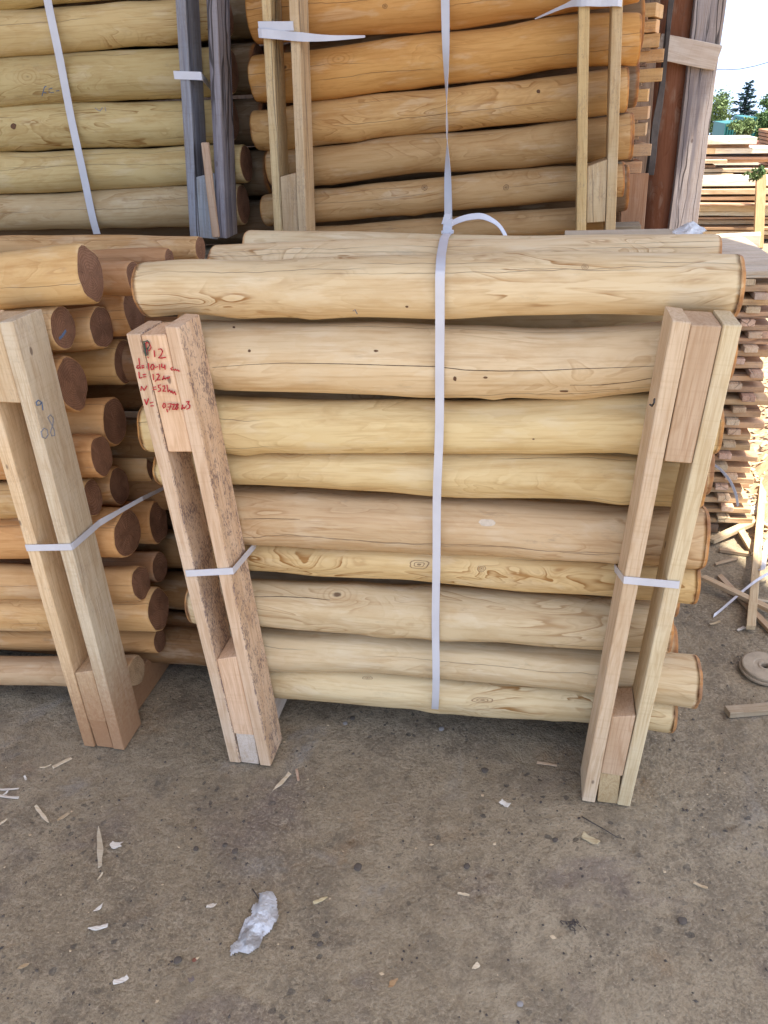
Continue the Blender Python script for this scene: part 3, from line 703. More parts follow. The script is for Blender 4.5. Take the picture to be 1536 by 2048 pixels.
# the strap round the middle of the front bundle
st_ = empty('bundle_strap', P(897, 466, .30), 'long white strap down the middle of the front bundle with buckle and curled tail', 'strap')
S = V((1, 0, 0))
path = [P(896, 462, .29), P(894, 480, .21), P(889, 489, .165), P(884, 503, .09), P(882, 514, .04), P(881, 535, .004)] + [P(880 - 10 * t, 560 + 855 * t, -.0095) for t in (0, .1, .2, .35, .5, .65, .8, .93)] + [P(870, 1418, .022), P(869, 1410, .08)]
_bv = [BVHTree.FromPolygons([l.matrix_basis @ v.co for v in l.data.vertices], [list(p.vertices) for p in l.data.polygons]) for l in (front_logs[0], T2, T3)]
def _top(p):
    zs = [h[0].z for h in (b_.ray_cast(V((p.x, p.y, 3)), V((0, 0, -1))) for b_ in _bv) if h[0]]
    return max(zs) if zs else None
_a, _b = path[0], path[5]
def _crest(y):                                            # the band is taut: it bridges the hollows between the logs
    t_ = (y - _a.y) / (_b.y - _a.y); x = _a.x + (_b.x - _a.x) * t_
    return max(z for z in (_top(V((x, y + k_ * .01, 0))) for k_ in range(-4, 5)) if z is not None) + .003
for q in range(0, 5): path[q].z = _crest(path[q].y) if path[q].y > .055 else (_top(path[q]) or path[q].z) + .003
st_.location = path[0].copy()
for q in range(6, 14): path[q] += V((rnd.uniform(-.0022, .0022), rnd.uniform(-.0012, .0012), 0))

ribbon('band', path, [S] * len(path), .0172, .0012, parent=st_, sub=6)
tail = [path[0] + V((0, -.002, .018)), P(903, 447, .31), P(918, 440, .32), P(940, 434, .33), P(965, 433, .34), P(988, 443, .35), P(1002, 456, .355), P(1012, 474, .355)]
ribbon('loose_tail', tail, [V((0, .9, .75)), V((0, .9, .75)), V((0, .9, .75)), V((0, .9, .75)), V((0, .9, .7)), V((.1, .95, .4)), V((.2, 1, .25)), V((.3, 1, .2))], .0165, .0011, parent=st_, sub=5)
bc = path[0] + V((0, -.006, .012))
def buckle(c):
    vs, fs = [], []
    def box(cx, cy, cz_, sx, sy, sz, tw=0):
        i = len(vs)
        for dx in (-1, 1):
            for dy in (-1, 1):
                for dz in (-1, 1): vs.append(V((cx + dx * sx + tw * dz * .003, cy + dy * sy, cz_ + dz * sz)))
        fs.extend([tuple(i + k for k in f) for f in ((0, 1, 3, 2), (4, 6, 7, 5), (0, 4, 5, 1), (2, 3, 7, 6), (0, 2, 6, 4), (1, 5, 7, 3))])
    box(0, 0, .004, .0090, .004, .0135, .6); box(-.002, -.003, .018, .0072, .0012, .010, 1.2); box(0, -.002, -.008, .0128, .0055, .0035); box(.0, -.0052, -.002, .0095, .0012, .005)
    o = link('buckle', mesh('buckle', vs, fs), M_STRAP, loc=c - st_.location, parent=st_)
    md = o.modifiers.new('b', 'BEVEL'); md.width = .0011; md.segments = 2
buckle(bc)
# board behind the top of the bundle with a scrap of clear film on it
b1 = board('plank', P(1130, 467, .5) + V((0, 0, -.01)), P(1402, 463, .5) + V((0, 0, -.01)), .09, .02, (.50, .42, .30), M_SAWN); tag(b1, 'pale flat plank lying along the back right of the front bundle top', 'plank')

def film(name, outline, plane, base_h, label, cat, amp, mat, res=26, thick=.0015, folds=0):
    """crumpled sheet following an outline (plane maps photo pixels to the supporting surface)"""
    pts = [plane(*p) for p in outline]; org = sum(pts, V()) / len(pts)
    xs = [p.x for p in pts]; ys = [p.y for p in pts]
    def inside(x, y):
        c = False; j = len(pts) - 1
        for i in range(len(pts)):
            if (pts[i].y > y) != (pts[j].y > y) and x < (pts[j].x - pts[i].x) * (y - pts[i].y) / (pts[j].y - pts[i].y) + pts[i].x: c = not c
            j = i
        return c
    def edged(x, y):
        d = 9
        for i in range(len(pts)):
            a, b = pts[i], pts[(i + 1) % len(pts)]; ab = V((b.x - a.x, b.y - a.y)); ap = V((x - a.x, y - a.y)); t = max(0, min(1, ap.dot(ab) / max(1e-9, ab.dot(ab)))); d = min(d, (ap - ab * t).length)
        return d
    bm = bmesh.new()
    dx = (max(xs) - min(xs)) / res; n2 = int((max(ys) - min(ys)) / dx) + 2; g = {}
    for j in range(-1, n2 + 1):
        for i in range(-1, res + 2):
            x = min(xs) + i * dx; y = min(ys) + j * dx
            g[i, j] = (x, y)
    vid = {}
    for j in range(-1, n2):
        for i in range(-1, res + 1):
            x, y = g[i, j]
            if not inside(x + dx / 2, y + dx / 2): continue
            q = []
            for k in ((i, j), (i + 1, j), (i + 1, j + 1), (i, j + 1)):
                if k not in vid:
                    X_, Y_ = g[k]; e = min(1, edged(X_, Y_) / (dx * 4)) if inside(X_, Y_) else 0
                    p = V((X_, Y_, 0)) * 19
                    h = (1 - abs(noise.noise(p)) * 2.6) * .6 + (1 - abs(noise.noise(p * 1.7 + V((4, 4, 4)))) * 2.4) * .45 + rnd.uniform(-.10, .10)
                    r = abs((((X_ * 11 - Y_ * 7) + .8 * noise.noise(p * .5)) % 1) - .5) * .5
                    vid[k] = bm.verts.new((X_ - org.x + .004 * noise.noise(p * 1.7), Y_ - org.y + .004 * noise.noise(p * 1.7 + V((9, 9, 9))), base_h + max(0, amp * (h + r) * (.10 + .9 * e))))
                q.append(vid[k])
            bm.faces.new(q)
    bmesh.ops.triangulate(bm, faces=bm.faces)
    me = bpy.data.meshes.new(name); bm.to_mesh(me); bm.free()
    o = link(name, me, mat, loc=V((org.x, org.y, org.z)))
    md = o.modifiers.new('s', 'SOLIDIFY'); md.thickness = thick; md.offset = 1
    return tag(o, label, cat)
tp = P(1380, 462, .45)
film('plastic_scrap', [(1343, 470), (1352, 460), (1372, 452), (1392, 452), (1412, 464), (1400, 472), (1370, 474)], lambda x, y: G(x, y, tp.z - .012), .002, 'crumpled scrap of clear film lying on the plank at the back right', 'plastic scrap', .012, M_PLAST, res=16)

# ------------------------------------------------------------------ left front bundle (brown sawn ends face the gap)
gl = 'peeled logs of the brown-ended bundle at left'
ORG = (.58, .315, .125); LT = (.62, .385, .165); RDD = (.48, .265, .125)
# (face x0, x1, y0, y1, column depth, centre y at x=0, colour, material, label)
ll = [
 (152, 212, 491, 609, .075, 564, LT, M_PEELQ, 'thick log with a wide double-ringed brown end, topmost of the left bundle face'),
 (94, 156, 607, 701, .065, 664, LT, M_PEELQ, 'log whose brown end bears a short blue chalk dash'),
 (174, 230, 611, 704, .20, 668, LT, M_PEEL, 'log with rust-stained side right of the blue-dashed end'),
 (120, 175, 705, 826, .065, 778, ORG, M_PEELQ, 'log with a tall narrow red-brown end below the blue-dashed one'),
 (228, 272, 678, 778, .29, 735, LT, M_PEEL, 'yellowish log with a shadowed end right of the tall narrow red-brown end'),
 (202, 262, 793, 894, .18, 850, ORG, M_PEELR, 'orange log with a broad dark end, left of the red writing on the front frame'),
 (180, 228, 867, 955, .065, 918, ORG, M_PEELQ, 'left bundle log with a dark end just below and left of the broad dark one'),
 (171, 203, 957, 1036, .06, 1000, LT, M_PEELQ, 'thin pale log whose end is just above the slanting strap of the left bundle'),
 (221, 257, 927, 1009, .19, 975, ORG, M_PEEL, 'short-looking log with rounded dark end right of the thin pale log above the slanting strap'),
 (294, 324, 890, 967, .33, 930, LT, M_PEEL, 'yellow log with a nearly black end close behind the handwritten frame'),
 (233, 277, 1013, 1118, .09, 1068, ORG, M_PEELQ, 'stout log with a charcoal dark end directly under the slanting strap'),
 (295, 336, 1003, 1094, .25, 1050, ORG, M_PEELR, 'orange log with a dark brown end right of the charcoal-ended stout log'),
 (268, 295, 1125, 1206, .075, 1170, LT, M_PEELQ, 'straight log with a smooth red-brown end and a long crack along its side'),
 (303, 336, 1100, 1170, .20, 1140, RDD, M_PEELR, 'dull brownish log with an oval end above and right of the smooth red-brown end'),
 (302, 336, 1174, 1262, .10, 1220, LT, M_PEELQ, 'log with a slanted grey-brown end, third from the ground in the left bundle'),
 (304, 338, 1254, 1308, .14, 1282, ORG, M_PEELR, 'rusty orange log wedged under the slanted grey-brown end'),
 (254, 296, 1309, 1373, .045, 1347, (.52, .35, .195), M_PEELQ, 'dusty pale round bearer on the ground under the left bundle'),
 (383, 418, 465, 523, .46, 492, LT, M_PEEL, 'yellow log with a round brown end at the far top of the left bundle'),
 (326, 353, 496, 545, .31, 522, RDD, M_PEELR, 'reddish log lying in front of the far yellow log on the left bundle top'),
 (252, 290, 518, 592, .21, 560, RDD, M_PEELR, 'dark reddish log right of the thick double-ringed end'),
 (250, 288, 570, 672, .30, 620, ORG, M_PEELR, 'orange log passing behind the left end of the topmost front log'),
]
for i, (x0, x1, y0, y1, dc, y00, c, mt, lb) in enumerate(ll):
    xc, ycn = (x0 + x1) / 2, (y0 + y1) / 2
    E_ = P(xc, ycn, dc); r = rad(xc, y0, y1, dc) * .97
    q = P(0, y00, dc); d = (E_ - q).normalized(); d = V((d.x, 0, d.z * .8)).normalized()
    A_ = E_ - d * 1.2 + V((0, rnd.uniform(-.01, .01), 0)); mid = A_.lerp(E_, .55) + V((0, 0, rnd.uniform(-.006, .006)))
    lgo = make_log([A_, mid, E_], [r * 1.02, r * 1.0, r], vary(c, .06), lb, gl, mat=mt, seed=60 + i, split_end=True, rimk=.35, wob=.008, knots=2,
             end=M_ENDP if i == 16 else M_ENDB, n=26, seglen=.035, lobes=.13, oval=(.86, 1.04) if i in (0, 3) else (rnd.uniform(.88, 1.06), rnd.uniform(.95, 1.04)))
    if i == 1:
        ce_ = lgo.children[0]; ce_ = type('F', (), dict(matrix_basis=lgo.matrix_basis @ Matrix.Translation(ce_.location), data=ce_.data))
        dash = on_face(lgo, ce_, [(109, 683), (117, 678), (124, 672), (131, 661)])
k = 0
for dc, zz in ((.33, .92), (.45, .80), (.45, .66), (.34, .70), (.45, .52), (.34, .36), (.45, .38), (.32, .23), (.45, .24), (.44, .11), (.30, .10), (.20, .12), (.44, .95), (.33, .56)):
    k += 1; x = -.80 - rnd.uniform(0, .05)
    make_log([V((x - 1.2, dc, zz)), V((x, dc, zz))], [.056, .056], vary((.26, .14, .06), .15), 'log deep in the shadow at the back of the left bundle', gl, mat=M_PEELR, seed=90 + k, end=M_ENDB, n=16, seglen=.1, split_end=True)  # brown darkened to paint in the shade between the logs
BW = (.69, .51, .29)
FLL = stake_frame(-1.0925, -1.062, -.10, zl(10, 644), (zl(190, 1443), zl(165, 1345)), zl(15, 806), (.031, .052), .10, (BW, (.58, .46, .31), (.60, .45, .27)),
    'stake frame at the far left with a sawdust-caked foot and faint pencil marks', fg, (M_DUST, M_DUST, M_DUST), beam=zl(200, 1443), beamcol=(.36, .23, .13))
_a = P(52, 1096, -.1025); _b = P(141, 1094, -.1025)
def _side(px, py, dx): d = ray(px, py); return CAM + d * ((_b.x + dx - CAM.x) / d.x)
_c = _side(199, 1046, .006)
pts = [_a + V((-.001, .11, .004)), _a, _a.lerp(_b, .04), _a.lerp(_b, .96), _b + V((.002, 0, 0)), _b.lerp(_c, .05) + V((.003, 0, 0)), _c, P(240, 1022, .075), P(285, 997, .14), P(330, 975, .26)]
s = ribbon('plastic_strap', pts, [Z.copy()] * 7 + [V((.1, -.2, 1))] * 3, [.0165] * 7 + [.014, .012, .010], .0012, sub=1)
tag(s, 'white strap around the sawdust-footed far left frame, its end slanting across dark log ends', 'strap', 'white straps around the stake frames')
# pencil marks on the inner side of that frame: plane x = const side face
bpy.context.view_layer.update()
def sideplane(px, py):
    x = -1.0925 + .0305 * 0 + .026 + .031 + .0013; sl = (-1.062 + 1.0925) / zl(10, 644)
    d = ray(px, py); t = (x + sl * .8 - CAM.x) / d.x
    for _ in range(4):
        p = CAM + d * t; t = (x + sl * p.z - CAM.x) / d.x
    return CAM + d * t
def side_strokes(name, lines, mat, parent, w):
    vs, fs = [], []
    for ln in lines:
        pts = [sideplane(*p) for p in ln]
        for a, b in zip(pts[:-1], pts[1:]):
            d = (b - a).normalized(); nr = V((1, 0, 0)); s = d.cross(nr).normalized() * w / 2; i = len(vs)
            vs += [a + s + nr * .0016, a - s + nr * .0016, b - s + nr * .0016, b + s + nr * .0016, a + s - nr * .001, a - s - nr * .001, b - s - nr * .001, b + s - nr * .001]
            fs += [(i, i + 1, i + 2, i + 3), (i + 7, i + 6, i + 5, i + 4), (i, i + 4, i + 5, i + 1), (i + 1, i + 5, i + 6, i + 2), (i + 2, i + 6, i + 7, i + 3), (i + 3, i + 7, i + 4, i)]
    return link(name, mesh(name, [v - parent.location for v in vs], fs), mat, parent=parent)
side_strokes('blue_pencil_mark', [W(300, 1332, 278, 1318, 262, 1334, 268, 1356, 290, 1352, 304, 1330, 312, 1392)], M_BLUE, FLL, .0015)
side_strokes('pencil_mark', [W(320, 1522, 300, 1550, 308, 1588, 332, 1598, 350, 1572, 342, 1534, 320, 1522), W(366, 1424, 348, 1444, 372, 1490, 396, 1540, 398, 1576, 378, 1580, 366, 1550, 384, 1500, 388, 1450, 366, 1424)], M_PENCIL, FLL, .0013)

# ------------------------------------------------------------------ back left bundle (grey weathered frame)
gb = 'long logs of the bundle with the grey frame'
GLD = (.56, .42, .19)
bl = [
 ([(-260, 30, 140), (0, 20, 116), (340, -2, 90), (440, -10, 78)], 'large log at the top of the grey-framed bundle, with squiggly brown figure', M_PEELF),
 ([(-260, 128, 225), (0, 116, 213), (340, 98, 199), (448, 92, 192)], 'log with a faint blue scribble beside the strap of the grey-framed bundle', M_PEEL),
 ([(-260, 225, 318), (0, 214, 306), (340, 203, 291), (452, 198, 282)], 'log with a single dark knot at far left of the grey-framed bundle', M_PEELF),
 ([(-260, 320, 402), (0, 307, 389), (370, 292, 371), (482, 288, 366)], 'smooth yellow log second from the bottom in the grey-framed bundle', M_PEELQ),
 ([(-260, 398, 475), (0, 388, 458), (370, 372, 456), (474, 368, 450)], 'greyish bottom log of the grey-framed bundle', M_PEEL),
 ([(-260, -90, 24), (0, -80, 22), (130, -90, 2), (330, -110, -10)], 'uppermost dark-edged log at the top left corner', M_PEELR),
]
logs_bl = []
for i, (pts, lb, mt) in enumerate(bl):
    c = (.55, .41, .22) if i == 4 else GLD
    logs_bl.append(photo_log(pts, 1.10, vary(c, .05), lb, gb, mat=mt, seed=110 + i, split_end=True, end=M_ENDB, n=28, seglen=.04, lobes=.075, wob=.010, knots=4, rimk=.6))
on_log(logs_bl[1], 'blue_scribble', [[(84, 192), (89, 174), (93, 172)], [(86, 184), (93, 186)], [(105, 176), (98, 178), (98, 185), (108, 185)], [(112, 182), (119, 181)], [(128, 172), (138, 175), (132, 182), (140, 184)]], .0026, M_BLUE, taper=False)
on_log(logs_bl[2], 'pencil_scribble', [[(190, 216), (198, 222), (205, 217)], [(205, 215), (200, 223)], [(210, 214), (212, 223)]], .002, M_PENCIL, taper=False)
spot(logs_bl[2], 'knot', 27, 252, 6, 6, M_KNOT, 0)
k = 0
for row in range(7):
    for dc in (1.33, 1.52):
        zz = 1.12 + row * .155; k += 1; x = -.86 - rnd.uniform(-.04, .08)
        make_log([V((x - 1.9, dc, zz)), V((x, dc, zz))], [.074, .072], vary((.20, .14, .08), .2), 'shadowed log behind the face of the grey-framed bundle', gb, mat=M_PEELR, seed=130 + k, end=M_ENDB, n=18, seglen=.12, split_end=True)  # the gap's shade is put into the dark colour of these hidden logs
def backlog(px, py, yd, r, lb, c, g, L=1.5):
    E_ = P(px, py, yd); make_log([E_ - V((L, 0, 0)), E_], [r, r], c, lb, g, mat=M_PEELR, seed=int(px), end=M_ENDB, n=18, seglen=.1, split_end=True)
GRY = (.28, .28, .30)
zb = lambda px, py, y=1.0: P(px, py, y).z
xb = lambda px, py, y=1.0: P(px, py, y).x
FG = stake_frame(xb(419, 478), xb(384, -260), .99, zb(372, -300), (zb(405, 478) + .002, zb(400, 350)), None, (.030, .060), .10, (GRY, (.27, .25, .255), (.33, .335, .345)),
    'weathered grey stake frame in front of the back left bundle', 'stake frames of the back bundles', (M_GREY, M_GREY, M_GREY), zbase=zb(418, 478))
board('repair_strip', P(410, 285, .982), P(432, 474, .982), .022, .012, (.50, .34, .22), M_SAWN, FG, up=V((0, 1, 0)))
wrap(348, 150, 403, 152, .99, 425, 178, 1.14, False, 'short white strap around the weathered grey frame', w=.021)
s = ribbon('plastic_strap', [P(88, -40, 1.085), P(97, 10, 1.085), P(120, 120, 1.085), P(143, 240, 1.09), P(165, 340, 1.09), P(184, 430, 1.09), P(194, 468, 1.10)], [S] * 7, .026, .0012, sub=5)
tag(s, 'slanting white strap down the face of the grey-framed back left bundle', 'strap')
# bearers and lower bundle which carry the back left bundle
for i, dc in enumerate((1.18, 1.36)):
    E_ = V((-.90, dc, 1.0)); o = board('bearer', E_ - V((1.9, 0, 0)), E_, .09, .06, (.33, .27, .18), M_ROUGH); tag(o, 'long squared bearer under the grey-framed bundle', 'bearer', 'bearers between the back bundles')
for row in range(6):  # both sets darkened in colour, shade painted in so the gaps stay dark
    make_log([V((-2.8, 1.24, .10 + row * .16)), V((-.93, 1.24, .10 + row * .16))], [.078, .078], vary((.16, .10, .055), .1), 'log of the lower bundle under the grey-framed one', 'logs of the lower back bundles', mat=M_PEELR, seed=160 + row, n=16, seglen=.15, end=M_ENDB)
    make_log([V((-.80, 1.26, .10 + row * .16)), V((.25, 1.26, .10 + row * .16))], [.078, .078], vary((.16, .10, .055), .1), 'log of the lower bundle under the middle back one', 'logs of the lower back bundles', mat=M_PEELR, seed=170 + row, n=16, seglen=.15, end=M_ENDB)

# ------------------------------------------------------------------ middle back bundle
gm = 'sloping logs of the middle back bundle'
OR1 = (.62, .325, .10); OR2 = (.59, .355, .135); OR3 = (.51, .32, .14)  # OR1's deeper orange paints in the warm bounce light under the roof
ml = [
 ([(494, -25, 93), (620, -32, 82), (890, -60, 60), (1170, -95, 22), (1286, -100, 5)], OR1, M_PEELF, 'deep orange log at the top edge, behind the doubled strap'),
 ([(497, 108, 204), (620, 97, 200), (890, 62, 168), (1100, 38, 145), (1283, 22, 130)], OR1, M_PEELQ, 'thickest orange log, second from the top in the middle back bundle'),
 ([(499, 216, 297), (620, 205, 295), (890, 178, 264), (1100, 152, 240), (1258, 133, 226)], OR2, M_PEEL, 'orange tan log with one dark round knot between the two back frames'),
 ([(530, 300, 374), (620, 292, 372), (890, 268, 347), (1100, 245, 330), (1264, 226, 318)], OR3, M_PEELQ, 'brownish log just above the spacer blocks of the middle back bundle'),
 ([(521, 392, 456), (620, 380, 446), (890, 355, 428), (1100, 335, 408), (1250, 326, 392)], OR3, M_PEEL, 'brown log with two small ringed knots, second from the bottom of the middle back bundle'),
 ([(560, 452, 500), (890, 432, 482), (1100, 412, 466), (1222, 404, 458)], (.45, .29, .13), M_PEELR, 'dark bottom log of the middle back bundle, mostly hidden by the front bundle'),
]
ml_logs = []
for i, (pts, c, mt, lb) in enumerate(ml):
    ml_logs.append(photo_log(pts, 1.10, vary(c, .04), lb, gm, mat=mt, seed=180 + i, n=30, seglen=.035, lobes=.08, wob=.012, knots=4))
for lg, x, y, a, rg in ((2, 1077, 183, 4, 0), (4, 849, 375, 6, 1), (4, 1012, 375, 6, 1), (0, 770, 12, 5, 1)): spot(ml_logs[lg], 'knot', x, y, a, a, M_KNOT, rg)
k = 0
for row in range(6):
    for dc in (1.34, 1.52):
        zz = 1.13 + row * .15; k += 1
        make_log([V((-.84, dc, zz)), V((.25, dc, zz + .05))], [.07, .07], vary((.22, .14, .075), .1), 'shadowed log behind the face of the middle back bundle', gm, mat=M_PEELR, seed=190 + k, n=16, seglen=.12)  # shade behind the face logs is painted into this dark brown
FB1 = stake_frame(xb(580, 466, .98), xb(550, -250, .98), .98, zb(540, -300, .98), (zb(580, 466, .98) + .004, zb(572, 350, .98)), None, (.026, .050), .10, ((.60, .44, .23), (.60, .44, .25), (.55, .40, .23)),
    'left frame of the middle back bundle, two mottled tan battens with a doubled strap', 'stake frames of the back bundles', (M_ROUGH, M_ROUGH, M_ROUGH), zbase=zb(580, 480, .98))
FB2 = stake_frame(xb(1192, 470, .98), xb(1206, -250, .98), .98, zb(1206, -300, .98), (zb(1194, 445, .98), zb(1196, 326, .98)), None, (.027, .052), .10, ((.64, .46, .21), (.58, .42, .22), (.55, .40, .22)),
    'right frame of the middle back bundle, one straight batten and one ragged wavy batten', 'stake frames of the back bundles', (M_ROUGH, M_ROUGH, M_ROUGH), zbase=zb(1192, 484, .98))
a = P(517, 52, .975); b = P(586, 52, .975)
s = ribbon('plastic_strap', [a + V((-.001, .11, 0)), a, a.lerp(b, .02), b, b + V((.002, .05, 0))], [Z.copy()] * 5, .022, .0012, sub=1); tag(s, 'upper turn of the doubled strap on the left mottled frame', 'strap', 'white straps around the stake frames')
a = P(517, 66, .972); b = P(605, 74, .972)
s = ribbon('plastic_strap', [a + V((-.001, .1, .005)), a, a.lerp(b, .5), b, P(660, 76, 1.02), P(730, 73, 1.10)], [Z.copy()] * 5 + [V((0, .5, 1))], [.022, .022, .022, .022, .014, .006], .0012, sub=4); tag(s, 'lower turn of the doubled strap trailing right into the gap between two orange logs', 'strap', 'white straps around the stake frames')
a = P(1163, 2, .972); b = P(1243, 2, .972)
s = ribbon('plastic_strap', [P(1070, 38, 1.10), P(1130, 12, 1.02), a, a.lerp(b, .5), b, b + V((.002, .1, -.005))], [V((0, .5, 1))] + [Z.copy()] * 5, [.003, .01, .024, .024, .024, .024], .0012, sub=4); tag(s, 'strap across the top of the right frame of the middle back bundle', 'strap', 'white straps around the stake frames')
ang = [0, 8, 18, 38, 62, 85, 95, 60, 25, 5, 0]
pts = [P(890 + 7 * t, -30 + 486 * t, 1.075) for t in [i / 10 for i in range(11)]]
s = ribbon('plastic_strap', pts, [V((math.cos(math.radians(q)), -math.sin(math.radians(q)), 0)) for q in ang], .0235, .0012, sub=5); tag(s, 'twisted white strap hanging down the middle of the orange back bundle', 'strap')
for i, dc in enumerate((1.16, 1.36)):
    o = board('bearer', V((-.82, dc, 1.045)), V((.30, dc, 1.045)), .09, .05, (.30, .24, .16), M_ROUGH); tag(o, 'squared bearer under the middle back bundle', 'bearer', 'bearers between the back bundles')

# ------------------------------------------------------------------ stickered stacks at right
PKB = (.54, .345, .185)
gs = 'boards of the stickered stack behind the front bundle'
y0s = 1.22; zt = P(1470, 535, y0s).z; nl = 22; dz = (zt - .03) / nl
for i in range(nl):
    z = .035 + i * dz
    for j in range(2):  # the second is a wide unseen filler, added to block light from behind
        xr = .735 + rnd.uniform(-.02, .025) + (.03 if i < 3 else 0)
        yy = y0s + (.055, .37)[j]
        c = vary(PKB, .14) if i < nl - 1 else (.58, .49, .37)
        o = board('board', V((.33, yy, z + dz * .32)), V((xr, yy + rnd.uniform(-.008, .008), z + dz * .32 + rnd.uniform(-.002, .002))), (.11, .50)[j], dz * .48, c, M_ROUGH, nseg=3, warp=.002)
        if i == nl - 1: lb = 'grey top board of the stickered stack, its flat face seen beyond the front bundle'
        elif j == 0: lb = 'reddish sawn board, front edge showing in the stickered stack behind the right frame'
        else: lb = 'reddish sawn filler board added deeper in the stickered stack to block light from behind'
        tag(o, lb, 'board', gs)
    if i < nl - 1:
        xs_ = .645 + rnd.uniform(-.02, .05)
        o = board('sticker', V((xs_, y0s - .012 + rnd.uniform(-.02, .01), z + dz * .79)), V((xs_ + rnd.uniform(-.02, .02), y0s + .60, z + dz * .79)), .042, dz * .46, vary((.58, .42, .28), .2), M_ROUGH, nseg=2)
        tag(o, 'short sticker whose sawn end shows between two layers of the stickered stack', 'sticker', 'stickers between the stacked boards')
        o = board('sticker', V((.40, y0s + .02, z + dz * .79)), V((.40, y0s + .60, z + dz * .79)), .042, dz * .46, vary((.35, .22, .13), .2), M_ROUGH, nseg=2)
        tag(o, 'sticker hidden at the left of the stickered stack', 'sticker', 'stickers between the stacked boards')
o = board('foot_beam', V((.62, y0s - .0, .017)), V((.62, y0s + .40, .017)), .09, .033, (.25, .17, .11), M_ROUGH); tag(o, 'dark foot beam under the stickered stack', 'beam')
# thick beams whose right ends step out behind the middle back bundle
gt = 'thick boards stacked behind the middle back bundle'
blk = [(1245, 1324, 18), (1238, 1320, 50), (1236, 1322, 80), (1236, 1323, 110), (1235, 1315, 150), (1230, 1301, 190), (1228, 1302, 226), (1232, 1297, 259), (1226, 1293, 300), (1226, 1280, 334), (1222, 1266, 371)]
for i, (xl_, xr_, yy) in enumerate(blk):
    p = P(xr_, yy, 1.66); h_ = (P(1290, 0, 1.66).z - P(1290, 35.5, 1.66).z)
    o = board('thick_board', V((-.35, 1.72, p.z)), V((p.x, 1.72, p.z)), .12, h_ * .80, vary((.64, .38, .155) if i < 6 else (.58, .35, .18), .1), M_ROUGH, nseg=4, warp=.003, cut=(0, rnd.uniform(-.3, .3)))
    tag(o, f'thick orange board with a sawn right end, {("topmost","second","third","fourth","fifth","sixth","seventh","eighth","ninth","tenth","lowest")[i]} visible behind the middle back bundle', 'board', gt)
    o = board('sticker', V((p.x - .055 - rnd.uniform(0, .02), 1.655, p.z - h_ * .5)), V((p.x - .055, 1.79, p.z - h_ * .5)), .05, h_ * .19, vary((.33, .19, .10), .2), M_ROUGH, nseg=2)
    tag(o, 'small sticker wedged between thick boards behind the middle back bundle', 'sticker', 'stickers between the stacked boards')
zlow = P(1266, 371, 1.66).z
for i in range(6):
    zz = zlow - .12 - i * .19
    o = board('thick_board', V((-.35, 1.72, zz)), V((.26, 1.72, zz)), .12, .185, vary((.36, .22, .12), .1), M_ROUGH, nseg=4); tag(o, 'heavy timber at the bottom of the thick board stack, hidden from view', 'board', gt)
a = P(1268, 486, 1.52); b = P(1276, 352, 1.52)
o = board('plank', V((a.x, 1.52, 0.003)), V((b.x, 1.60, b.z)), .085, .022, (.40, .22, .12), M_SAWN, up=V((0, 1, 0))); tag(o, 'upright reddish plank leaning at the right end of the thick board stack', 'plank')

# ------------------------------------------------------------------ open shed: post, pole, tie board, wall, roof
YP = 2.35
base = P(1366, 460, YP); topc = P(1422, 0, YP)
slx = (topc.x - base.x) / (topc.z - base.z)
xg = base.x - slx * base.z
shed = empty('timber_shed', V((xg, YP, 0)), 'open timber shed with a grey square post, brown round pole and plank back wall', 'shed')
RZ = 4.2
wpost = (P(1395, 250, YP) - P(1357, 250, YP)).length
o = board('post', V((xg, YP + .07, 0)), V((xg + slx * RZ, YP + .07, RZ)), wpost * 1.55, .14, (.40, .345, .315), M_GREY, shed, up=V((0, 1, 0)), warp=.006, nseg=20); o['label'] = 'cracked weathered grey square post'
pb = P(1322, 460, YP + .1); ptp = P(1364, 0, YP + .1); psl = (ptp.x - pb.x) / (ptp.z - pb.z)
pole = make_log([V((pb.x - psl * pb.z, YP + .12, 0)), V((pb.x, YP + .12, pb.z)), V((ptp.x + psl * (RZ - ptp.z), YP + .12, RZ))], [.082, .08, .078], (.30, .125, .065), None, None, mat=M_PEELR, seed=300, n=24, seglen=.06)
pole.name = 'round_pole'; pole.data.name = 'round_pole'
for kk in ('category', 'group', 'label'):
    if kk in pole: del pole[kk]
mwp = pole.matrix_basis.copy(); pole.parent = shed; mwp.translation = mwp.translation - shed.location; pole.matrix_basis = mwp
a = P(1316, 92, YP - .02); b = P(1436, 116, YP - .02)
board('tie_board', a, b, .028, (P(1375, 78, YP).z - P(1375, 128, YP).z) * 1.0, (.66, .57, .47), M_SAWN, shed, warp=.004)
a = P(1298, 350, YP - .05); b = P(1352, -40, YP - .05)
o = board('bark_strip', a, b, .030, .03, (.11, .09, .08), M_BARK, shed, up=V((0, 1, 0)), warp=.02, nseg=40); o['label'] = 'dark ragged wane strip on the pole'
zw = 0
for i in range(24):
    x = pb.x - .02 - i * .26
    board('wall_plank', V((x - .125, YP + .75, .0)), V((x - .125, YP + .75, RZ)), .252, .025, vary((.15, .105, .075), .15), M_ROUGH, shed, up=V((0, 1, 0)), nseg=3)
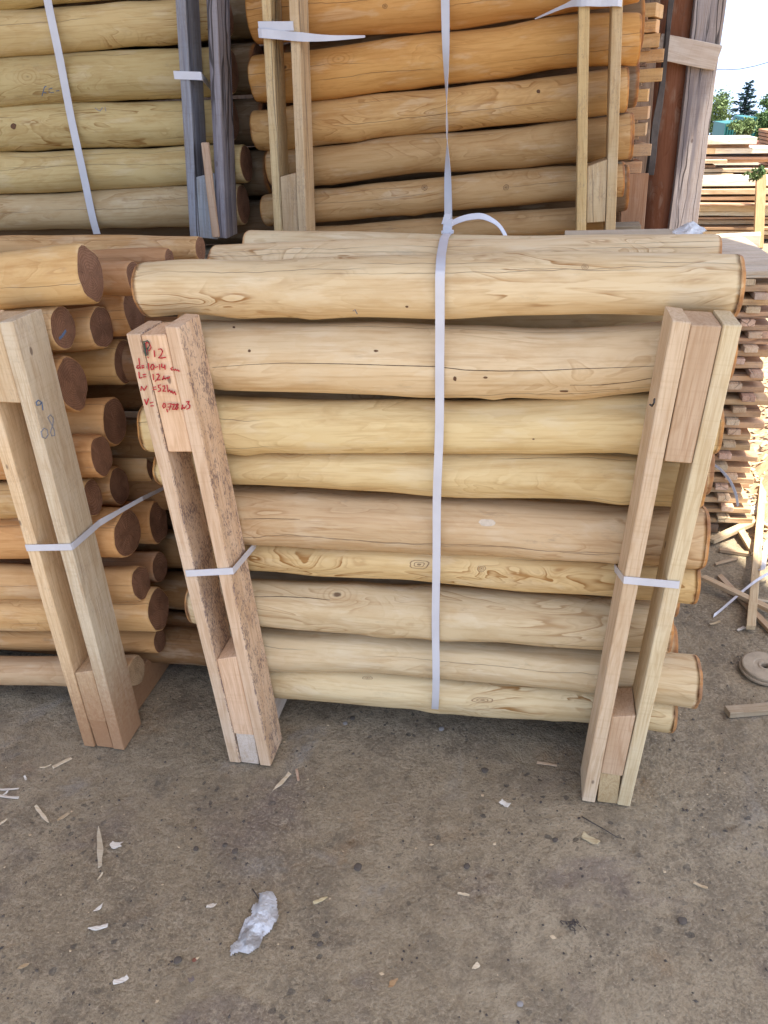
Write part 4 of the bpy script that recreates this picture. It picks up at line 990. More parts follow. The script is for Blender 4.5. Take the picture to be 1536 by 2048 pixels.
# roof: eave lines come from where the sunlight on the post and on the ground begins
s1 = P(1421, 212, YP); s2 = P(1352, 392, YP)
EX = -.363                                            # the eave runs askew: metres of x per metre of y
SX, SY, SZ = 1.0, -.5, 2.97
sun_dir = V((SX, SY, SZ)).normalized()
ex0 = .26 + SX / SZ * RZ; ey0 = 2.35 + SY / SZ * RZ    # eave point above the foot of the shade line
eave = lambda y: ex0 + EX * (y - ey0)
YF, YB = -1.52, 4.2
def roof():
    vs = [V((-6.5, YF, RZ + .09)), V((eave(YF), YF, RZ + .09)), V((eave(YB), YB, RZ + .09)), V((-6.5, YB, RZ + .09))]
    vs += [v + V((0, 0, .05)) for v in vs]
    link('roof_deck', mesh('roof_deck', [v - shed.location for v in vs], [(3, 2, 1, 0), (4, 5, 6, 7), (0, 1, 5, 4), (1, 2, 6, 5), (2, 3, 7, 6), (3, 0, 4, 7)]), M_SAWN, parent=shed, color=(.36, .22, .13))
roof()
for i in range(6):
    y = YF + .1 + i * 1.1; board('rafter', V((-6.45, y, RZ + .04)), V((eave(y) - .06, y, RZ + .04)), .07, .092, (.32, .20, .12), M_SAWN, shed)
board('eave_beam', V((-6.4, YP + .07, RZ - .082)), V((eave(YP) - .1, YP + .07, RZ - .082)), .14, .14, (.28, .2, .14), M_GREY, shed)
board('back_post', V((-6.4, YP + .07, 0)), V((-6.4, YP + .07, RZ - .155)), .16, .16, (.3, .25, .2), M_GREY, shed, up=V((0, 1, 0)))

# ------------------------------------------------------------------ debris on the ground at right
def stick(p0, p1, wpx, h, c, label, cat='stick', group=None, mat=M_SAWN, z0=0.0, z1=None, name='wood_stick'):
    a = G(*p0); b = G(*p1); w = wpx / FPX * (a - CAM).length
    z1 = z0 if z1 is None else z1
    a.z = h / 2 + z0; b.z = h / 2 + z1
    o = board(name, a, b, w, h, c, mat, nseg=4, warp=.0012, bev=.001, cut=(rnd.uniform(-.4, .4), rnd.uniform(-.4, .4)))
    return tag(o, label, cat, group)
gd = 'offcut sticks scattered at right'
SC = (.52, .40, .24)
stick((1499, 1266), (1522, 985), 15, .016, SC, 'long pale batten pointing away from the camera at the right edge', group=gd, z0=.012, z1=.05)
stick((1401, 1173), (1545, 1232), 13, .014, (.45, .33, .2), 'batten crossing diagonally over the others toward the right edge', group=gd, z0=.03, z1=.012)
stick((1438, 1155), (1545, 1268), 11, .012, (.40, .28, .17), 'brown lath passing under the diagonal batten', group=gd, z0=.0)
stick((1421, 1088), (1506, 1060), 14, .016, SC, 'light short batten beside the foot of the stickered stack', group=gd, z0=.006, z1=.03)
stick((1438, 1102), (1499, 1111), 9, .012, (.42, .30, .18), 'flat splintered offcut under the light short batten', group=gd)
stick((1477, 1070), (1508, 1110), 13, .012, SC, 'pale offcut leaning between the short batten and the long one', group=gd, z0=.02, z1=.002)
stick((1453, 1429), (1545, 1421), 19, .018, (.36, .28, .18), 'dusty short batten lying alone below the rusty disc', group=gd)
stick((1500, 1050), (1545, 1075), 8, .008, SC, 'thin lath at the edge of the sunlit patch', group=gd, z0=.03)
stick((1430, 1130), (1475, 1118), 6, .006, (.40, .3, .19), 'thin brown splinter in the shade near the log ends', group=gd)
stick((1480, 1195), (1545, 1205), 6, .004, (.5, .44, .33), 'narrow pale splinter near the white strap piece', group=gd)
s = ribbon('plastic_strap', [G(1427, 1233) + V((0, 0, .004)), G(1440, 1224) + V((0, 0, .006)), G(1500, 1190) + V((0, 0, .045)), G(1545, 1165) + V((0, 0, .05))], [V((.3, .9, .2))] * 4, .018, .0012, sub=5); tag(s, 'discarded piece of white strap on the ground at right', 'strap', 'loose strap pieces at right')
s = ribbon('plastic_strap', [P(1420, 925, 1.16), P(1440, 938, 1.12), P(1460, 962, 1.08), P(1472, 990, 1.05), P(1476, 1012, 1.05)], [V((.6, -.3, .6))] * 5, .009, .0012, sub=6); tag(s, 'curved strip of strap drooping beside the stickered stack', 'strap', 'loose strap pieces at right')
s = ribbon('plastic_strap', [G(1510, 1130) + V((0, 0, .02)), G(1520, 1165) + V((0, 0, .05)), G(1528, 1110) + V((0, 0, .05)), G(1545, 1095) + V((0, 0, .03))], [V((.9, .3, .2))] * 4, .016, .0012, sub=6); tag(s, 'bent strip of strap beside the long batten', 'strap', 'loose strap pieces at right')
film('plastic_scrap', [(1488, 1035), (1486, 1010), (1502, 995), (1520, 1002), (1530, 1022), (1515, 1042), (1500, 1045)], G, .01, 'crumpled white film in the sunlit chips at right', 'plastic scrap', .03, M_PLAST, res=16)
# rusty flange
def lathe(name, prof, n=40):
    vs, fs = [], []
    for r, z in prof:
        for j in range(n):
            t = 2 * math.pi * j / n; vs.append((r * math.cos(t), r * math.sin(t), z))
    for i in range(len(prof) - 1):
        for j in range(n): fs.append((i * n + j, i * n + (j + 1) % n, (i + 1) * n + (j + 1) % n, (i + 1) * n + j))
    return mesh(name, vs, fs)
dc_ = G(1527, 1343); dr = abs((G(1479, 1343) - dc_).length)
disc = empty('flange', dc_, 'round dusty metal flange with a hub hole lying on the ground at the right edge', 'flange')
me = lathe('disc', [(dr * .17, .0), (dr, .0), (dr, .006), (dr * .96, .0075), (dr * .90, .0075), (dr * .93, .010), (dr * .93, .016), (dr * .88, .018), (dr * .48, .0185), (dr * .44, .0165), (dr * .30, .0165), (dr * .26, .019), (dr * .19, .019), (dr * .17, .016), (dr * .17, .0)])
o = link('disc', me, M_RUST, parent=disc); o.rotation_euler = (.03, .05, 0); o.location = (0, 0, .004)
o = link('hub_bore', lathe('hub_bore', [(0.0001, .004), (dr * .165, .004), (dr * .165, .005), (.0001, .005)], 24), M_HOLE, parent=disc, loc=(0, 0, .004))

# ------------------------------------------------------------------ litter on the ground
def chip(p0, p1, wpx, c, label, cat='wood chip', name='wood_chip', group='wood chips and splinters on the bare ground', lift=.001, h=.003, pts=5, mat=None):
    a = G(*p0); b = G(*p1); L = (b - a).length; w = wpx / FPX * (a - CAM).length; X = (b - a).normalized(); Y = Z.cross(X)
    vs, fs = [], []; so = rnd.uniform(0, 99); n = 6; h *= .45
    w *= .72; t0 = rnd.choice((.15, .6, .9, 1.0)); t1 = rnd.choice((.3, .7, 1.0)); bow = rnd.uniform(-.25, .25) * w; curl = rnd.uniform(.0, .0035)
    for i in range(n):
        t = i / (n - 1); ww = w * (t0 + (1 - t0) * min(1, t * 3)) * (t1 + (1 - t1) * min(1, (1 - t) * 3)) * rnd.uniform(.8, 1.15)
        cz_ = lift + .5 * h + curl * (2 * t - 1) ** 2
        off = bow * math.sin(math.pi * t) + w * rnd.uniform(-.08, .08)
        for s, q in ((-.5, 0), (-.46, 1), (0, 1.1), (.46, 1), (.5, 0)): vs.append(X * (t * L + w * rnd.uniform(-.25, .25) * (i in (0, n - 1))) + Y * (s * ww + off) + Z * (cz_ + (q - .5) * h))
    for i in range(n - 1):
        for j in range(4): fs.append((i * 5 + j, (i + 1) * 5 + j, (i + 1) * 5 + j + 1, i * 5 + j + 1))
        fs.append((i * 5 + 4, (i + 1) * 5 + 4, (i + 1) * 5, i * 5))
    fs.append((0, 1, 2, 3, 4)); fs.append(tuple((n - 1) * 5 + j for j in (4, 3, 2, 1, 0)))
    o = link(name, mesh(name, vs, fs), mat or M_SAWN, loc=V((a.x, a.y, 0)), color=c)
    return tag(o, label, cat, group)
CH = (.64, .54, .38); WH = (.68, .64, .56); TN = (.45, .34, .20)
chips = [
 ((107, 1536), (143, 1518), 9, CH, 'bent pale splinter below the far left frame foot'), ((80, 1537), (103, 1531), 5, CH, 'thin short splinter left of the bent pale one'),
 ((-14, 1580), (38, 1578), 5, WH, 'upper of two whitish splinters at the left edge'), ((-14, 1590), (38, 1597), 6, WH, 'lower of two whitish splinters at the left edge'), ((6, 1592), (18, 1582), 5, WH, 'tiny splinter joining the two whitish ones at the left edge'),
 ((72, 1613), (98, 1647), 8, CH, 'slanting pale splinter right of the left edge pair'), ((-8, 1655), (15, 1640), 7, CH, 'pale splinter half out of frame at the left edge'), ((115, 1642), (138, 1627), 9, TN, 'tan bark sliver above the long pointed splinter'),
 ((197, 1655), (200, 1736), 14, (.50, .43, .31), 'long pointed splinter standing out on the ground at left'), ((222, 1690), (243, 1690), 20, WH, 'small whitish flake right of the long pointed splinter'), ((196, 1762), (206, 1748), 5, CH, 'tiny curl under the long pointed splinter'),
 ((546, 1582), (579, 1548), 11, CH, 'straight pale chip in front of the handwritten frame'), ((593, 1540), (597, 1563), 7, (.5, .33, .22), 'small pinkish chip right of the handwritten frame foot'), ((414, 1815), (434, 1811), 9, WH, 'little whitish chip left of the crumpled film'),
 ((189, 1823), (206, 1810), 8, WH, 'small bone-shaped chip at lower left'), ((177, 1858), (216, 1853), 12, WH, 'flat whitish shard at lower left'), ((228, 1965), (256, 1955), 12, WH, 'pale leaf-shaped shard near the bottom left'),
 ((36, 1939), (59, 1928), 9, TN, 'tan sliver near the bottom left corner'), ((628, 1808), (655, 1797), 9, (.55, .47, .28), 'small yellowish twig bit right of the crumpled film'), ((1074, 1526), (1114, 1532), 8, (.6, .45, .3), 'pinkish splinter on the ground left of the right frame'),
 ((1001, 1604), (1018, 1613), 14, WH, 'white paper-like flake left of the right frame foot'), ((1165, 1670), (1197, 1687), 18, (.46, .38, .23), 'flat bark-like chip under the right frame foot'), ((1387, 1767), (1414, 1778), 8, TN, 'orange tan chip at right of the foreground'),
 ((778, 1977), (794, 1961), 13, (.38, .24, .12), 'small brown dry leaf near the bottom centre'), ((945, 1938), (957, 1928), 12, CH, 'small square pale chip near the bottom centre'), ((916, 1788), (938, 1792), 7, CH, 'small curl of wood in the centre foreground'),

 ((50, 1554), (54, 1562), 5, WH, 'speck of pale wood left of the thin short splinter'), ((1420, 1250), (1440, 1244), 6, TN, 'brown chip below the discarded strap end'), ((1475, 1262), (1488, 1255), 9, WH, 'white flake beside the tip of the long batten'),
 ((377, 1962), (388, 1958), 10, (.20, .16, .14), 'flat dark chip near the bottom left'),
]
for p0, p1, w, c, lb in chips: chip(p0, p1, w, c, lb)
def twig(pts, r, label, cat='twig', zs=None):
    vs, fs = [], []; n = 6; P_ = [G(*p) for p in pts]; org = P_[0].copy()
    for i, p in enumerate(P_):
        p = p + V((0, 0, r + .002 + (zs[i] if zs else 0))); d = (P_[min(i + 1, len(P_) - 1)] - P_[max(i - 1, 0)]).normalized(); s = Z.cross(d)
        for j in range(n): t = 2 * math.pi * j / n; vs.append(p - org + (s * math.cos(t) + Z * math.sin(t)) * r * (1 - .5 * i / len(P_)))
    for i in range(len(P_) - 1):
        for j in range(n): fs.append((i * n + j, i * n + (j + 1) % n, (i + 1) * n + (j + 1) % n, (i + 1) * n + j))
    fs.append(tuple(range(n))[::-1]); fs.append(tuple((len(P_) - 1) * n + j for j in range(n)))
    return tag(link('twig', mesh('twig', vs, fs, True), M_TWIG, loc=org), label, cat, 'dark twigs in the foreground')
twig([(1163, 1635), (1185, 1648), (1210, 1662), (1234, 1677)], .0017, 'thin dark twig right below the right frame foot')
# matted tuft
vs, fs = [], []; c0 = G(1141, 1850)
for i in range(30):
    a = rnd.uniform(0, 6.28); p = V((rnd.gauss(0, .010) + .004, rnd.gauss(0, .006), .002 + rnd.random() * .006)); d = V((math.cos(a), math.sin(a), rnd.uniform(-.2, .3))) * rnd.uniform(.005, .012); s = V((-d.y, d.x, 0)).normalized() * .0011; j = len(vs)
    vs += [p - d * .5 - s, p - d * .5 + s, p + d * .5 + s, p + d * .5 - s, p + V((0, 0, .0014))]; fs += [(j, j + 1, j + 4), (j + 1, j + 2, j + 4), (j + 2, j + 3, j + 4), (j + 3, j, j + 4)]
tag(link('fibre_tuft', mesh('fibre_tuft', vs, fs), M_TWIG, loc=(c0.x, c0.y, 0)), 'matted dark tuft of bark fibres in the right foreground', 'bark tuft')
def stone(px, py, r, label, mat=M_STONE, flat=.5, cat='stone'):
    bm = bmesh.new(); bmesh.ops.create_icosphere(bm, subdivisions=3, radius=r * .72); so = V((px, py, 0)) * .1
    for v in bm.verts:
        v.co *= 1 + .3 * noise.noise(v.co * (1.1 / r) + so) + .1 * noise.noise(v.co * (3 / r) + so); v.co.z *= flat * .6
    me = bpy.data.meshes.new('stone'); bm.to_mesh(me); bm.free(); g = G(px, py)
    return tag(link('stone', me, mat, loc=(g.x, g.y, r * flat * .25)), label, cat, 'stones on the bare ground')
M_PALEST = mat_plain('pale_stone', (.28, .26, .24), .8, .2, .4, 60, .4)
stone(690, 1447, .009, 'small pale stone in the damp patch under the bundle, left of the strap', M_PALEST); stone(883, 1458, .010, 'flat pale stone under the strap at the bottom of the bundle', M_PALEST)
stone(1365, 1842, .013, 'purplish flat stone at the right foreground'); stone(970, 1541, .012, 'dark grey flat stone left of the right frame'); stone(705, 1437, .011, 'dark pebble in the damp patch under the bundle')
stone(716, 1735, .013, 'dark half-buried stone in the centre foreground'); stone(392, 1698, .009, 'dark pebble in the left foreground'); stone(470, 1702, .010, 'dark pebble right of its lone neighbour in the left foreground'); stone(640, 1888, .008, 'round dark pebble right of the film tail'); stone(389, 1920, .006, 'reddish pebble below the crumpled film', M_SHEET)
stone(1040, 2008, .008, 'white crumb near the bottom edge', M_PALEST); stone(356, 1921, .011, 'grey flat stone left of the reddish pebble')
stone(450, 1690, .008, 'small dark pebble above the right one of the left foreground pair'); stone(1110, 1680, .009, 'dark lump in the foreground right of centre'); stone(933, 1733, .010, 'dark lump near the middle of the foreground')
# sprinkling of grit
def grit(name, n, area, rr, mat, z=0.0, flat=.6, dens=None):
    vs, fs = [], []
    oc = [(1, 0, 0), (-1, 0, 0), (0, 1, 0), (0, -1, 0), (0, 0, 1), (0, 0, -1)]; tri = [(0, 2, 4), (2, 1, 4), (1, 3, 4), (3, 0, 4), (2, 0, 5), (1, 2, 5), (3, 1, 5), (0, 3, 5)]
    for _ in range(n):
        x, y = area(); r = rr * (.35 + rnd.random() ** 3 * 1.6); a = rnd.uniform(0, 6.3); ca, sa = math.cos(a), math.sin(a); k = len(vs); e = rnd.uniform(.5, 1.6)
        for (u, v, w) in oc:
            u, v = u * e * rnd.uniform(.7, 1.2), v * rnd.uniform(.7, 1.2); vs.append((x + r * (u * ca - v * sa), y + r * (u * sa + v * ca), z + r * flat * w * rnd.uniform(.7, 1.2)))
        fs += [tuple(k + q for q in t) for t in tri]
    return tag(link(name, mesh(name, vs, fs), mat), 'fine grit and crumbs pressed into the bare ground' if mat is not M_SAWN else 'fine wood crumbs strewn over the bare ground', 'grit', None, 'stuff')
near = lambda: (rnd.uniform(-1.5, .9), rnd.uniform(-1.0, .5))
grit('dark_grit', 2200, near, .0019, M_TWIG); grit('stone_grit', 400, near, .0024, M_STONE)
o = grit('wood_crumbs', 260, near, .0024, M_SAWN, .001, .3); o.color = (.58, .46, .3, 1)
# crumpled white film in the foreground
C2 = lambda *p: [(p[i] / 2.194, 1480 + p[i + 1] / 2.194) for i in range(0, len(p), 2)]
film('plastic_film', C2(1142, 676, 1190, 668, 1214, 700, 1221, 780, 1196, 835, 1152, 868, 1142, 905, 1118, 925, 1085, 945, 1050, 938, 1012, 952, 1016, 905, 1045, 882, 1062, 830, 1082, 786, 1106, 772, 1106, 726, 1136, 712), G, .002,
     'dirty white crumpled plastic film lying in the foreground', 'plastic film', .0085, M_FILM, res=24, thick=.0005)
twig([(505, 1780), (512, 1790), (518, 1800)], .0016, 'frayed brown string at the top of the crumpled film')
# mulch of chips in the sunlight beyond the stack
def mulch():
    x, y = rnd.gauss(1.05, .28), rnd.uniform(1.0, 4.0)
    if x < .80: x = .80 + rnd.random() * .5
    return x, y
vs, fs = [], []
for _ in range(6500):
    x, y = mulch(); hgt = .16 * max(0, 1 - ((x - 1.25) / .5) ** 2) * min(1, max(0, (y - 1.15) / .6)); z = .004 + rnd.random() * (.02 + hgt)
    a = rnd.uniform(0, 6.28); d = V((math.cos(a), math.sin(a), rnd.uniform(-.4, .4))) * rnd.uniform(.008, .035); s = V((-d.y, d.x, rnd.uniform(-.3, .3) * d.length)).normalized() * rnd.uniform(.002, .008); p = V((x, y, z)); j = len(vs)
    u = d.cross(s).normalized() * .0015
    vs += [p - d - s, p - d + s, p + d + s * .6, p + d - s * .6, p + u]; fs += [(j, j + 1, j + 4), (j + 1, j + 2, j + 4), (j + 2, j + 3, j + 4), (j + 3, j, j + 4), (j + 3, j + 2, j + 1, j)]
o = tag(link('chip_mulch', mesh('chip_mulch', vs, fs), M_SAWN, color=(.55, .41, .25)), 'sunlit heap of bark and sawdust chips at right', 'mulch', None, 'stuff')
vs, fs = [], []
NX, NY = 26, 44
for j in range(NY + 1):
    for i in range(NX + 1):
        x = .74 + 1.05 * i / NX; y = 1.05 + 3.0 * j / NY; e = min(1, i / 4, (NX - i) / 4, j / 5, (NY - j) / 5)
        vs.append((x, y, -.004 + e * (.012 + .14 * max(0, 1 - ((x - 1.25) / .5) ** 2) + .03 * noise.noise(V((x * 9, y * 9, 0))) + .015 * noise.noise(V((x * 30, y * 30, 0))))))
for j in range(NY):
    for i in range(NX): a = j * (NX + 1) + i; fs.append((a, a + 1, a + NX + 2, a + NX + 1))
o = tag(link('sawdust_heap', mesh('sawdust_heap', vs, fs), M_ROUGH, color=(.48, .35, .21)), 'low heap of brown sawdust under the chips at right', 'sawdust', None, 'stuff')

# ------------------------------------------------------------------ sunlit yard beyond the shed
gy = 'boards of the sunlit lumber pile'
YY = 7.2
xa = P(1380, 440, YY).x; xbm = P(1560, 440, YY).x
def pile(rows, gname, lab, ydepth):
    for i, (pxl, pxr, py, hpx, c, lb) in enumerate(rows):
        a = P(pxl, py, ydepth); b = P(pxr, py + rnd.uniform(-2, 2), ydepth); h = (P(1460, py - hpx / 2, ydepth).z - P(1460, py + hpx / 2, ydepth).z)
        yo = rnd.uniform(-.12, .06); a.y += yo + .25; b.y += yo + .25
        o = board('yard_board', a, b, .5, h * 1.0, vary(c, .06), M_SAWN, nseg=4, warp=.008); tag(o, lb, 'board', gname)
PL = (.60, .46, .28); PW = (.70, .62, .48); RB = (.44, .28, .17)
pile([
 (1300, 1560, 368, 12, PW, 'thick whitish top board of the nearer sunlit pile'), (1300, 1560, 385, 10, PL, 'wide yellow board under the whitish top of the nearer sunlit pile'), (1300, 1575, 398, 7, PL, 'thin board third in the nearer sunlit pile'),
 (1300, 1540, 407, 4, RB, 'dark lath between boards of the nearer sunlit pile'), (1300, 1570, 417, 11, PL, 'broad yellow board in the middle of the nearer sunlit pile'), (1300, 1560, 429, 8, PW, 'pale board below the broad yellow one'),
 (1300, 1550, 437, 4, RB, 'brown lath low in the nearer sunlit pile'), (1300, 1575, 446, 8, PL, 'yellow board low in the nearer sunlit pile'), (1300, 1550, 455, 5, (.45, .28, .15), 'orange board near the pile bottom'),
 (1300, 1560, 464, 8, PL, 'second lowest board of the nearer sunlit pile'), (1300, 1555, 474, 6, (.42, .27, .15), 'lowest board of the nearer sunlit pile')], gy, '', YY)
o = board('yard_board', P(1396, 484, YY - .5), P(1520, 478, YY - .6), .18, .10, PW, M_SAWN); tag(o, 'whitish beam lying on the ground before the nearer sunlit pile', 'board', gy)
o = board('yard_board', P(1480, 497, YY - .7), P(1500, 480, YY - .2), .10, .09, PW, M_SAWN); tag(o, 'short pale block under the whitish beam end', 'board', gy)
a = G(1500, 484); b = P(1525, 346, YY - .15)
o = board('prop', V((a.x, YY - .32, 0)), V((b.x, YY - .1, b.z)), .085, .05, (.47, .30, .15), M_SAWN, up=V((0, 1, 0))); tag(o, 'slanting orange prop leaning on the sunlit lumber pile', 'prop')
o = board('prop', V((P(1386, 470, YY - .4).x, YY - .4, 0)), V((P(1398, 360, YY - .3).x, YY - .25, P(1398, 360, YY).z)), .05, .05, (.52, .36, .18), M_SAWN, up=V((0, 1, 0))); tag(o, 'narrow upright prop beside the grey post', 'prop')
gy2 = 'boards of the farther sunlit lumber pile'
pile([
 (1300, 1512, 283, 13, PW, 'bleached slab on top of the farther sunlit pile'), (1300, 1500, 294, 8, RB, 'shadowed brown board under the bleached slab'), (1300, 1436, 303, 12, PL, 'squared yellow end block in the farther pile'), (1430, 1570, 302, 10, PW, 'broad bleached board at right of the farther pile'),
 (1300, 1580, 315, 6, (.45, .30, .22), 'pinkish board of the farther pile'), (1300, 1450, 323, 7, PL, 'yellow board low in the farther pile'), (1430, 1580, 323, 5, RB, 'dark board low at right of the farther pile'), (1300, 1430, 331, 5, RB, 'dark gap board under the farther pile'),
 (1300, 1580, 340, 7, PL, 'long yellow bottom board of the farther pile'), (1300, 1462, 351, 11, PL, 'short thick bearer under the farther pile'), (1470, 1560, 352, 9, RB, 'brown bearer at right under the farther pile')], gy2, '', YY + .9)
for q in range(3):
    o = board('bearer', V((xa - .4 + q * .45, YY + 1.15, 0.0)), V((xa - .4 + q * .45, YY + 1.15, P(1460, 356, YY + .9).z - .02)), .3, .3, RB, M_SAWN, up=V((0, 1, 0))); tag(o, 'hidden support under the farther sunlit pile', 'support', 'supports under the farther pile')
# stacked reddish laths at the right edge
for i in range(13):
    py = 262 + i * 7.2; a = P(1527, py, YY + 1.6)
    o = board('lath', a, a + V((1.4, .0, 0)), .5, .026, vary((.40, .20, .10), .12), M_SAWN, nseg=2); tag(o, 'reddish lath in the neat stack at the far right edge', 'lath', 'stacked reddish laths at the far right')
    if i == 0: ltop = a.z
o = board('lath', V((a.x + .05, YY + 1.6, 0)), V((a.x + .05, YY + 1.6, a.z - .015)), .5, .5, (.3, .16, .09), M_SAWN, up=V((0, 1, 0))); tag(o, 'block under the reddish lath stack', 'block')
# weeds
def leaf_cloud(center, ext, n, size, seed, clumps=0, shape=None):
    r = random.Random(seed); vs, fs = [], []
    cl = [V((r.uniform(-1, 1), r.uniform(-1, 1), r.uniform(-1, 1))) for _ in range(clumps)] if clumps else None
    for _ in range(n):
        while True:
            p = V((r.uniform(-1, 1), r.uniform(-1, 1), r.uniform(-1, 1)))
            if p.length > 1: continue
            if shape and not shape(p, r): continue
            break
        if cl:
            c = r.choice(cl); c = c * (.9 / max(1, c.length)); p = c + V((r.gauss(0, .17), r.gauss(0, .17), r.gauss(0, .15)))
        q = V((p.x * ext.x, p.y * ext.y, p.z * ext.z)) + center
        d = V((r.gauss(0, 1), r.gauss(0, 1), r.gauss(0, 1))).normalized(); s = d.cross(V((r.gauss(0, 1), r.gauss(0, 1), r.gauss(0, 1)))).normalized(); sz = size * r.uniform(.5, 1.4); j = len(vs)
        vs += [q - d * sz, q + s * sz * .45, q + d * sz, q - s * sz * .45]; fs.append((j, j + 1, j + 2, j + 3))
    return vs, fs
def tree(px, pyc, dist, ext, n, size, mat, label, name='leafy_tree', seed=1, clumps=26, cat='tree', low=False):
    d = ray(px, pyc); c = CAM + d * (dist / d.y); zb_ = c.z - ext.z if low else -.085 * max(0, c.y - 17)
    e = empty(name, V((c.x, c.y, zb_)), label, cat)
    vs, fs = leaf_cloud(V((0, 0, c.z - zb_)), ext, n, size, seed, clumps)
    link('crown', mesh('crown', vs, fs), mat, parent=e)
    tv, tfc = [], []; H = c.z - zb_ + ext.z * .4; rb = max(.004, ext.z * .06)
    def tube(p0, p1, r0, r1):
        ax = (p1 - p0).normalized(); s = ax.orthogonal().normalized(); t_ = ax.cross(s); k = len(tv)
        for (p, r) in ((p0, r0), (p1, r1)):
            for j in range(8): th = j * math.pi / 4; tv.append(p + (s * math.cos(th) + t_ * math.sin(th)) * r)
        for j in range(8): tfc.append((k + j, k + (j + 1) % 8, k + 8 + (j + 1) % 8, k + 8 + j))
    tube(V((0, 0, 0)), V((0, 0, H * .6)), rb, rb * .7); tube(V((0, 0, H * .6)), V((.05 * ext.x, 0, H)), rb * .7, rb * .25)
    rr = random.Random(seed + 5)
    for _ in range(9):
        z = H * rr.uniform(.4, .85); a = rr.uniform(0, 6.28); tube(V((0, 0, z)), V((math.cos(a) * ext.x * .7, math.sin(a) * ext.y * .7, z + ext.z * rr.uniform(.1, .5))), rb * .35, rb * .08)
    link('trunk', mesh('trunk', tv, tfc), M_BARK, parent=e)
    return e
tree(1418, 250, 26, V((.58, .6, .85)), 8000, .04, M_LEAFP, 'pale green bushy tree beside the grey shed post', seed=3)
tree(1556, 222, 30, V((.66, .8, .72)), 8000, .055, M_LEAFG, 'green broadleaf tree cut off by the right edge', seed=4)
tree(1484, 262, 18.6, V((.26, .25, .22)), 2600, .03, M_LEAFP, 'yellow-green vine bush growing over the teal container', 'leafy_bush', seed=6, clumps=14, cat='bush')
tree(1536, 256, 27, V((.52, .5, .42)), 5000, .045, M_LEAFG, 'grey-green shrub right of the teal container', 'leafy_bush', seed=8, clumps=16, cat='bush')
tree(1516, 345, YY + .62, V((.06, .06, .07)), 420, .014, M_LEAFG, 'small green weed growing behind the slanting prop', 'weed', seed=9, clumps=9, cat='weed', low=True)
tree(1500, 354, YY + .6, V((.07, .05, .04)), 300, .013, M_LEAFP, 'yellowish weed between the two lumber piles', 'weed', seed=10, clumps=8, cat='weed', low=True)
def conifer(px, ptop, pbase, dist, label):
    d = ray(px, ptop); t_ = CAM + d * (dist / d.y); d2 = ray(px, pbase); b_ = CAM + d2 * (dist / d2.y); zb_ = -.085 * max(0, t_.y - 17)
    H = t_.z - zb_; vis = t_.z - b_.z; e = empty('conifer_tree', V((t_.x, t_.y, zb_)), label, 'tree')
    r = random.Random(12); vs, fs = [], []; bv, bf = [], []
    def tube(p0, p1, r0, r1):
        ax = (p1 - p0).normalized(); s = ax.orthogonal().normalized(); q = ax.cross(s); k = len(bv)
        for (p, rr) in ((p0, r0), (p1, r1)):
            for j in range(6): th = j * math.pi / 3; bv.append(p + (s * math.cos(th) + q * math.sin(th)) * rr)
        for j in range(6): bf.append((k + j, k + (j + 1) % 6, k + 6 + (j + 1) % 6, k + 6 + j))
    lean = V((.10 * vis, 0, 0)); tube(V((0, 0, 0)), V((0, 0, H)) + lean, vis * .04, vis * .006)
    for i in range(64):
        f = (i / 64) ** .8; z = H - vis * 1.15 * f; a = i * 2.4 + r.uniform(-.3, .3); L = vis * (.06 + .50 * f) * r.uniform(.55, 1.2)
        p0 = V((0, 0, z)) + lean * (z / H); dr_ = V((math.cos(a), math.sin(a), r.uniform(-.05, .35)))
        p1 = p0 + dr_ * L; tube(p0, p1, vis * .008, vis * .002)
        for k in range(int(34 + 90 * f)):
            u = r.random() ** .7; q = p0.lerp(p1, u) + V((r.gauss(0, .02), r.gauss(0, .02), r.gauss(0, .014) - .02 * u)) * vis
            dd = (dr_ + V((r.gauss(0, .5), r.gauss(0, .5), r.gauss(0, .35)))).normalized() * vis * .035; ss = dd.cross(V((r.gauss(0, 1), r.gauss(0, 1), 1))).normalized() * vis * .012; j = len(vs)
            vs += [q - dd, q + ss, q + dd, q - ss]; fs.append((j, j + 1, j + 2, j + 3))
    link('crown', mesh('crown', vs, fs), M_LEAFD, parent=e); link('trunk', mesh('trunk', bv, bf), M_BARK, parent=e)
conifer(1490, 164, 268, 34, 'dark blue-green conifer rising over the teal container')
# teal container
a = P(1448, 275, 19); b = P(1507, 275, 19)
tc = empty('container', V((a.x, 19, -.3)), 'teal green metal container half hidden by the trees and lumber', 'container')
tz = P(1475, 246, 19).z
def ctr(name, x0, x1, z0, z1, y0_, y1_, ribs, mat):
    vs, fs = [], []; n = ribs * 4
    for i in range(n + 1):
        x = x0 + (x1 - x0) * i / n; yy = y0_ + (.03 if (i // 2) % 2 else 0)
        vs += [(x, yy, z0), (x, yy, z1), (x, y1_, z1), (x, y1_, z0)]
    for i in range(n):
        for j in range(3): fs.append((i * 4 + j, i * 4 + j + 1, i * 4 + 5 + j, i * 4 + 4 + j))
    fs.append((0, 1, 2, 3)); fs.append((n * 4 + 3, n * 4 + 2, n * 4 + 1, n * 4))
    link(name, mesh(name, [V(v) - tc.location for v in vs], fs), mat, parent=tc)
sp_ = a.x + (b.x - a.x) * .64
ctr('front_panel', a.x, sp_, -.3, tz, 19.05, 20.5, 7, M_TEAL); ctr('door_panel', sp_ + .03, b.x, -.3, tz + .10, 18.9, 20.5, 4, M_TEAL)
ro_ = P(1520, 283, 17); o = board('sheet', V((ro_.x - .35, 17, ro_.z - .12)), V((ro_.x + .9, 17, ro_.z - .12)), .5, .26, (.33, .20, .16), M_SHEET); tag(o, 'low rusty brown block right of the teal container', 'block')
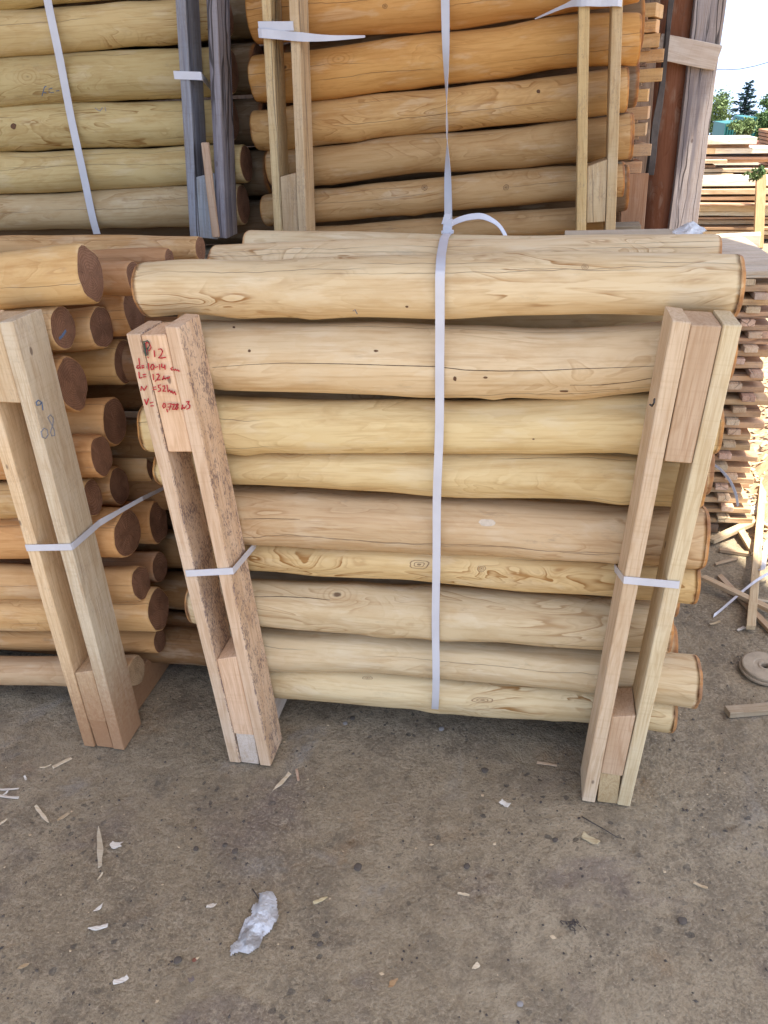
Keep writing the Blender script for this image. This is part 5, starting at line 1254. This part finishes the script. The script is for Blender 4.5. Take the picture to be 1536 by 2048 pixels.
# overhead cable
pts = [P(1425, 139, 25), P(1450, 139.5, 25), P(1480, 138, 25), P(1510, 132, 25), P(1545, 122, 25), P(1640, 85, 25)]
pts = [P(1380, 134, 25)] + pts
vs, fs = [], []
for i, p in enumerate(pts):
    for j in range(6): th = j * math.pi / 3; vs.append(p - pts[0] + V((0, math.cos(th), math.sin(th))) * .012)
for i in range(len(pts) - 1):
    for j in range(6): fs.append((i * 6 + j, i * 6 + (j + 1) % 6, i * 6 + 6 + (j + 1) % 6, i * 6 + 6 + j))
tag(link('overhead_cable', mesh('overhead_cable', vs, fs, True), M_WIRE, loc=pts[0]), 'thin dark cable sagging across the sky at top right', 'cable')

# ------------------------------------------------------------------ light
w = bpy.data.worlds.new('World'); scene.world = w; w.use_nodes = True
nt = w.node_tree; nt.nodes.clear()
sky = nt.nodes.new('ShaderNodeTexSky'); sky.sky_type = 'NISHITA'; sky.sun_disc = False
el = math.asin(sun_dir.z); sky.sun_elevation = el; sky.sun_rotation = math.atan2(sun_dir.x, sun_dir.y)
sky.air_density = .75; sky.dust_density = 1.6; sky.ozone_density = .8
bg = nt.nodes.new('ShaderNodeBackground'); bg.inputs[1].default_value = .15; hs = nt.nodes.new('ShaderNodeHueSaturation'); hs.inputs['Saturation'].default_value = .8
ow = nt.nodes.new('ShaderNodeOutputWorld'); tc_ = nt.nodes.new('ShaderNodeTexCoord'); sp_n = nt.nodes.new('ShaderNodeSeparateXYZ'); mx = nt.nodes.new('ShaderNodeMath'); mx.operation = 'MAXIMUM'; mx.inputs[1].default_value = .22; cb = nt.nodes.new('ShaderNodeCombineXYZ')
nt.links.new(tc_.outputs['Generated'], sp_n.inputs[0]); nt.links.new(sp_n.outputs[2], mx.inputs[0]); nt.links.new(sp_n.outputs[0], cb.inputs[0]); nt.links.new(sp_n.outputs[1], cb.inputs[1]); nt.links.new(mx.outputs[0], cb.inputs[2]); nt.links.new(cb.outputs[0], sky.inputs[0])
nt.links.new(sky.outputs[0], hs.inputs['Color']); nt.links.new(hs.outputs[0], bg.inputs[0]); nt.links.new(bg.outputs[0], ow.inputs[0])
L_ = bpy.data.lights.new('sun', 'SUN'); L_.energy = 4.0; L_.angle = math.radians(.5); L_.color = (1, .95, .87)
lo = bpy.data.objects.new('sun', L_); col.objects.link(lo); lo.rotation_euler = sun_dir.to_track_quat('Z', 'Y').to_euler()
vs_ = scene.view_settings; vs_.view_transform = 'Standard'; vs_.look = 'None'; vs_.gamma = 1; vs_.exposure = 1.86
scene.cycles.max_bounces = 8
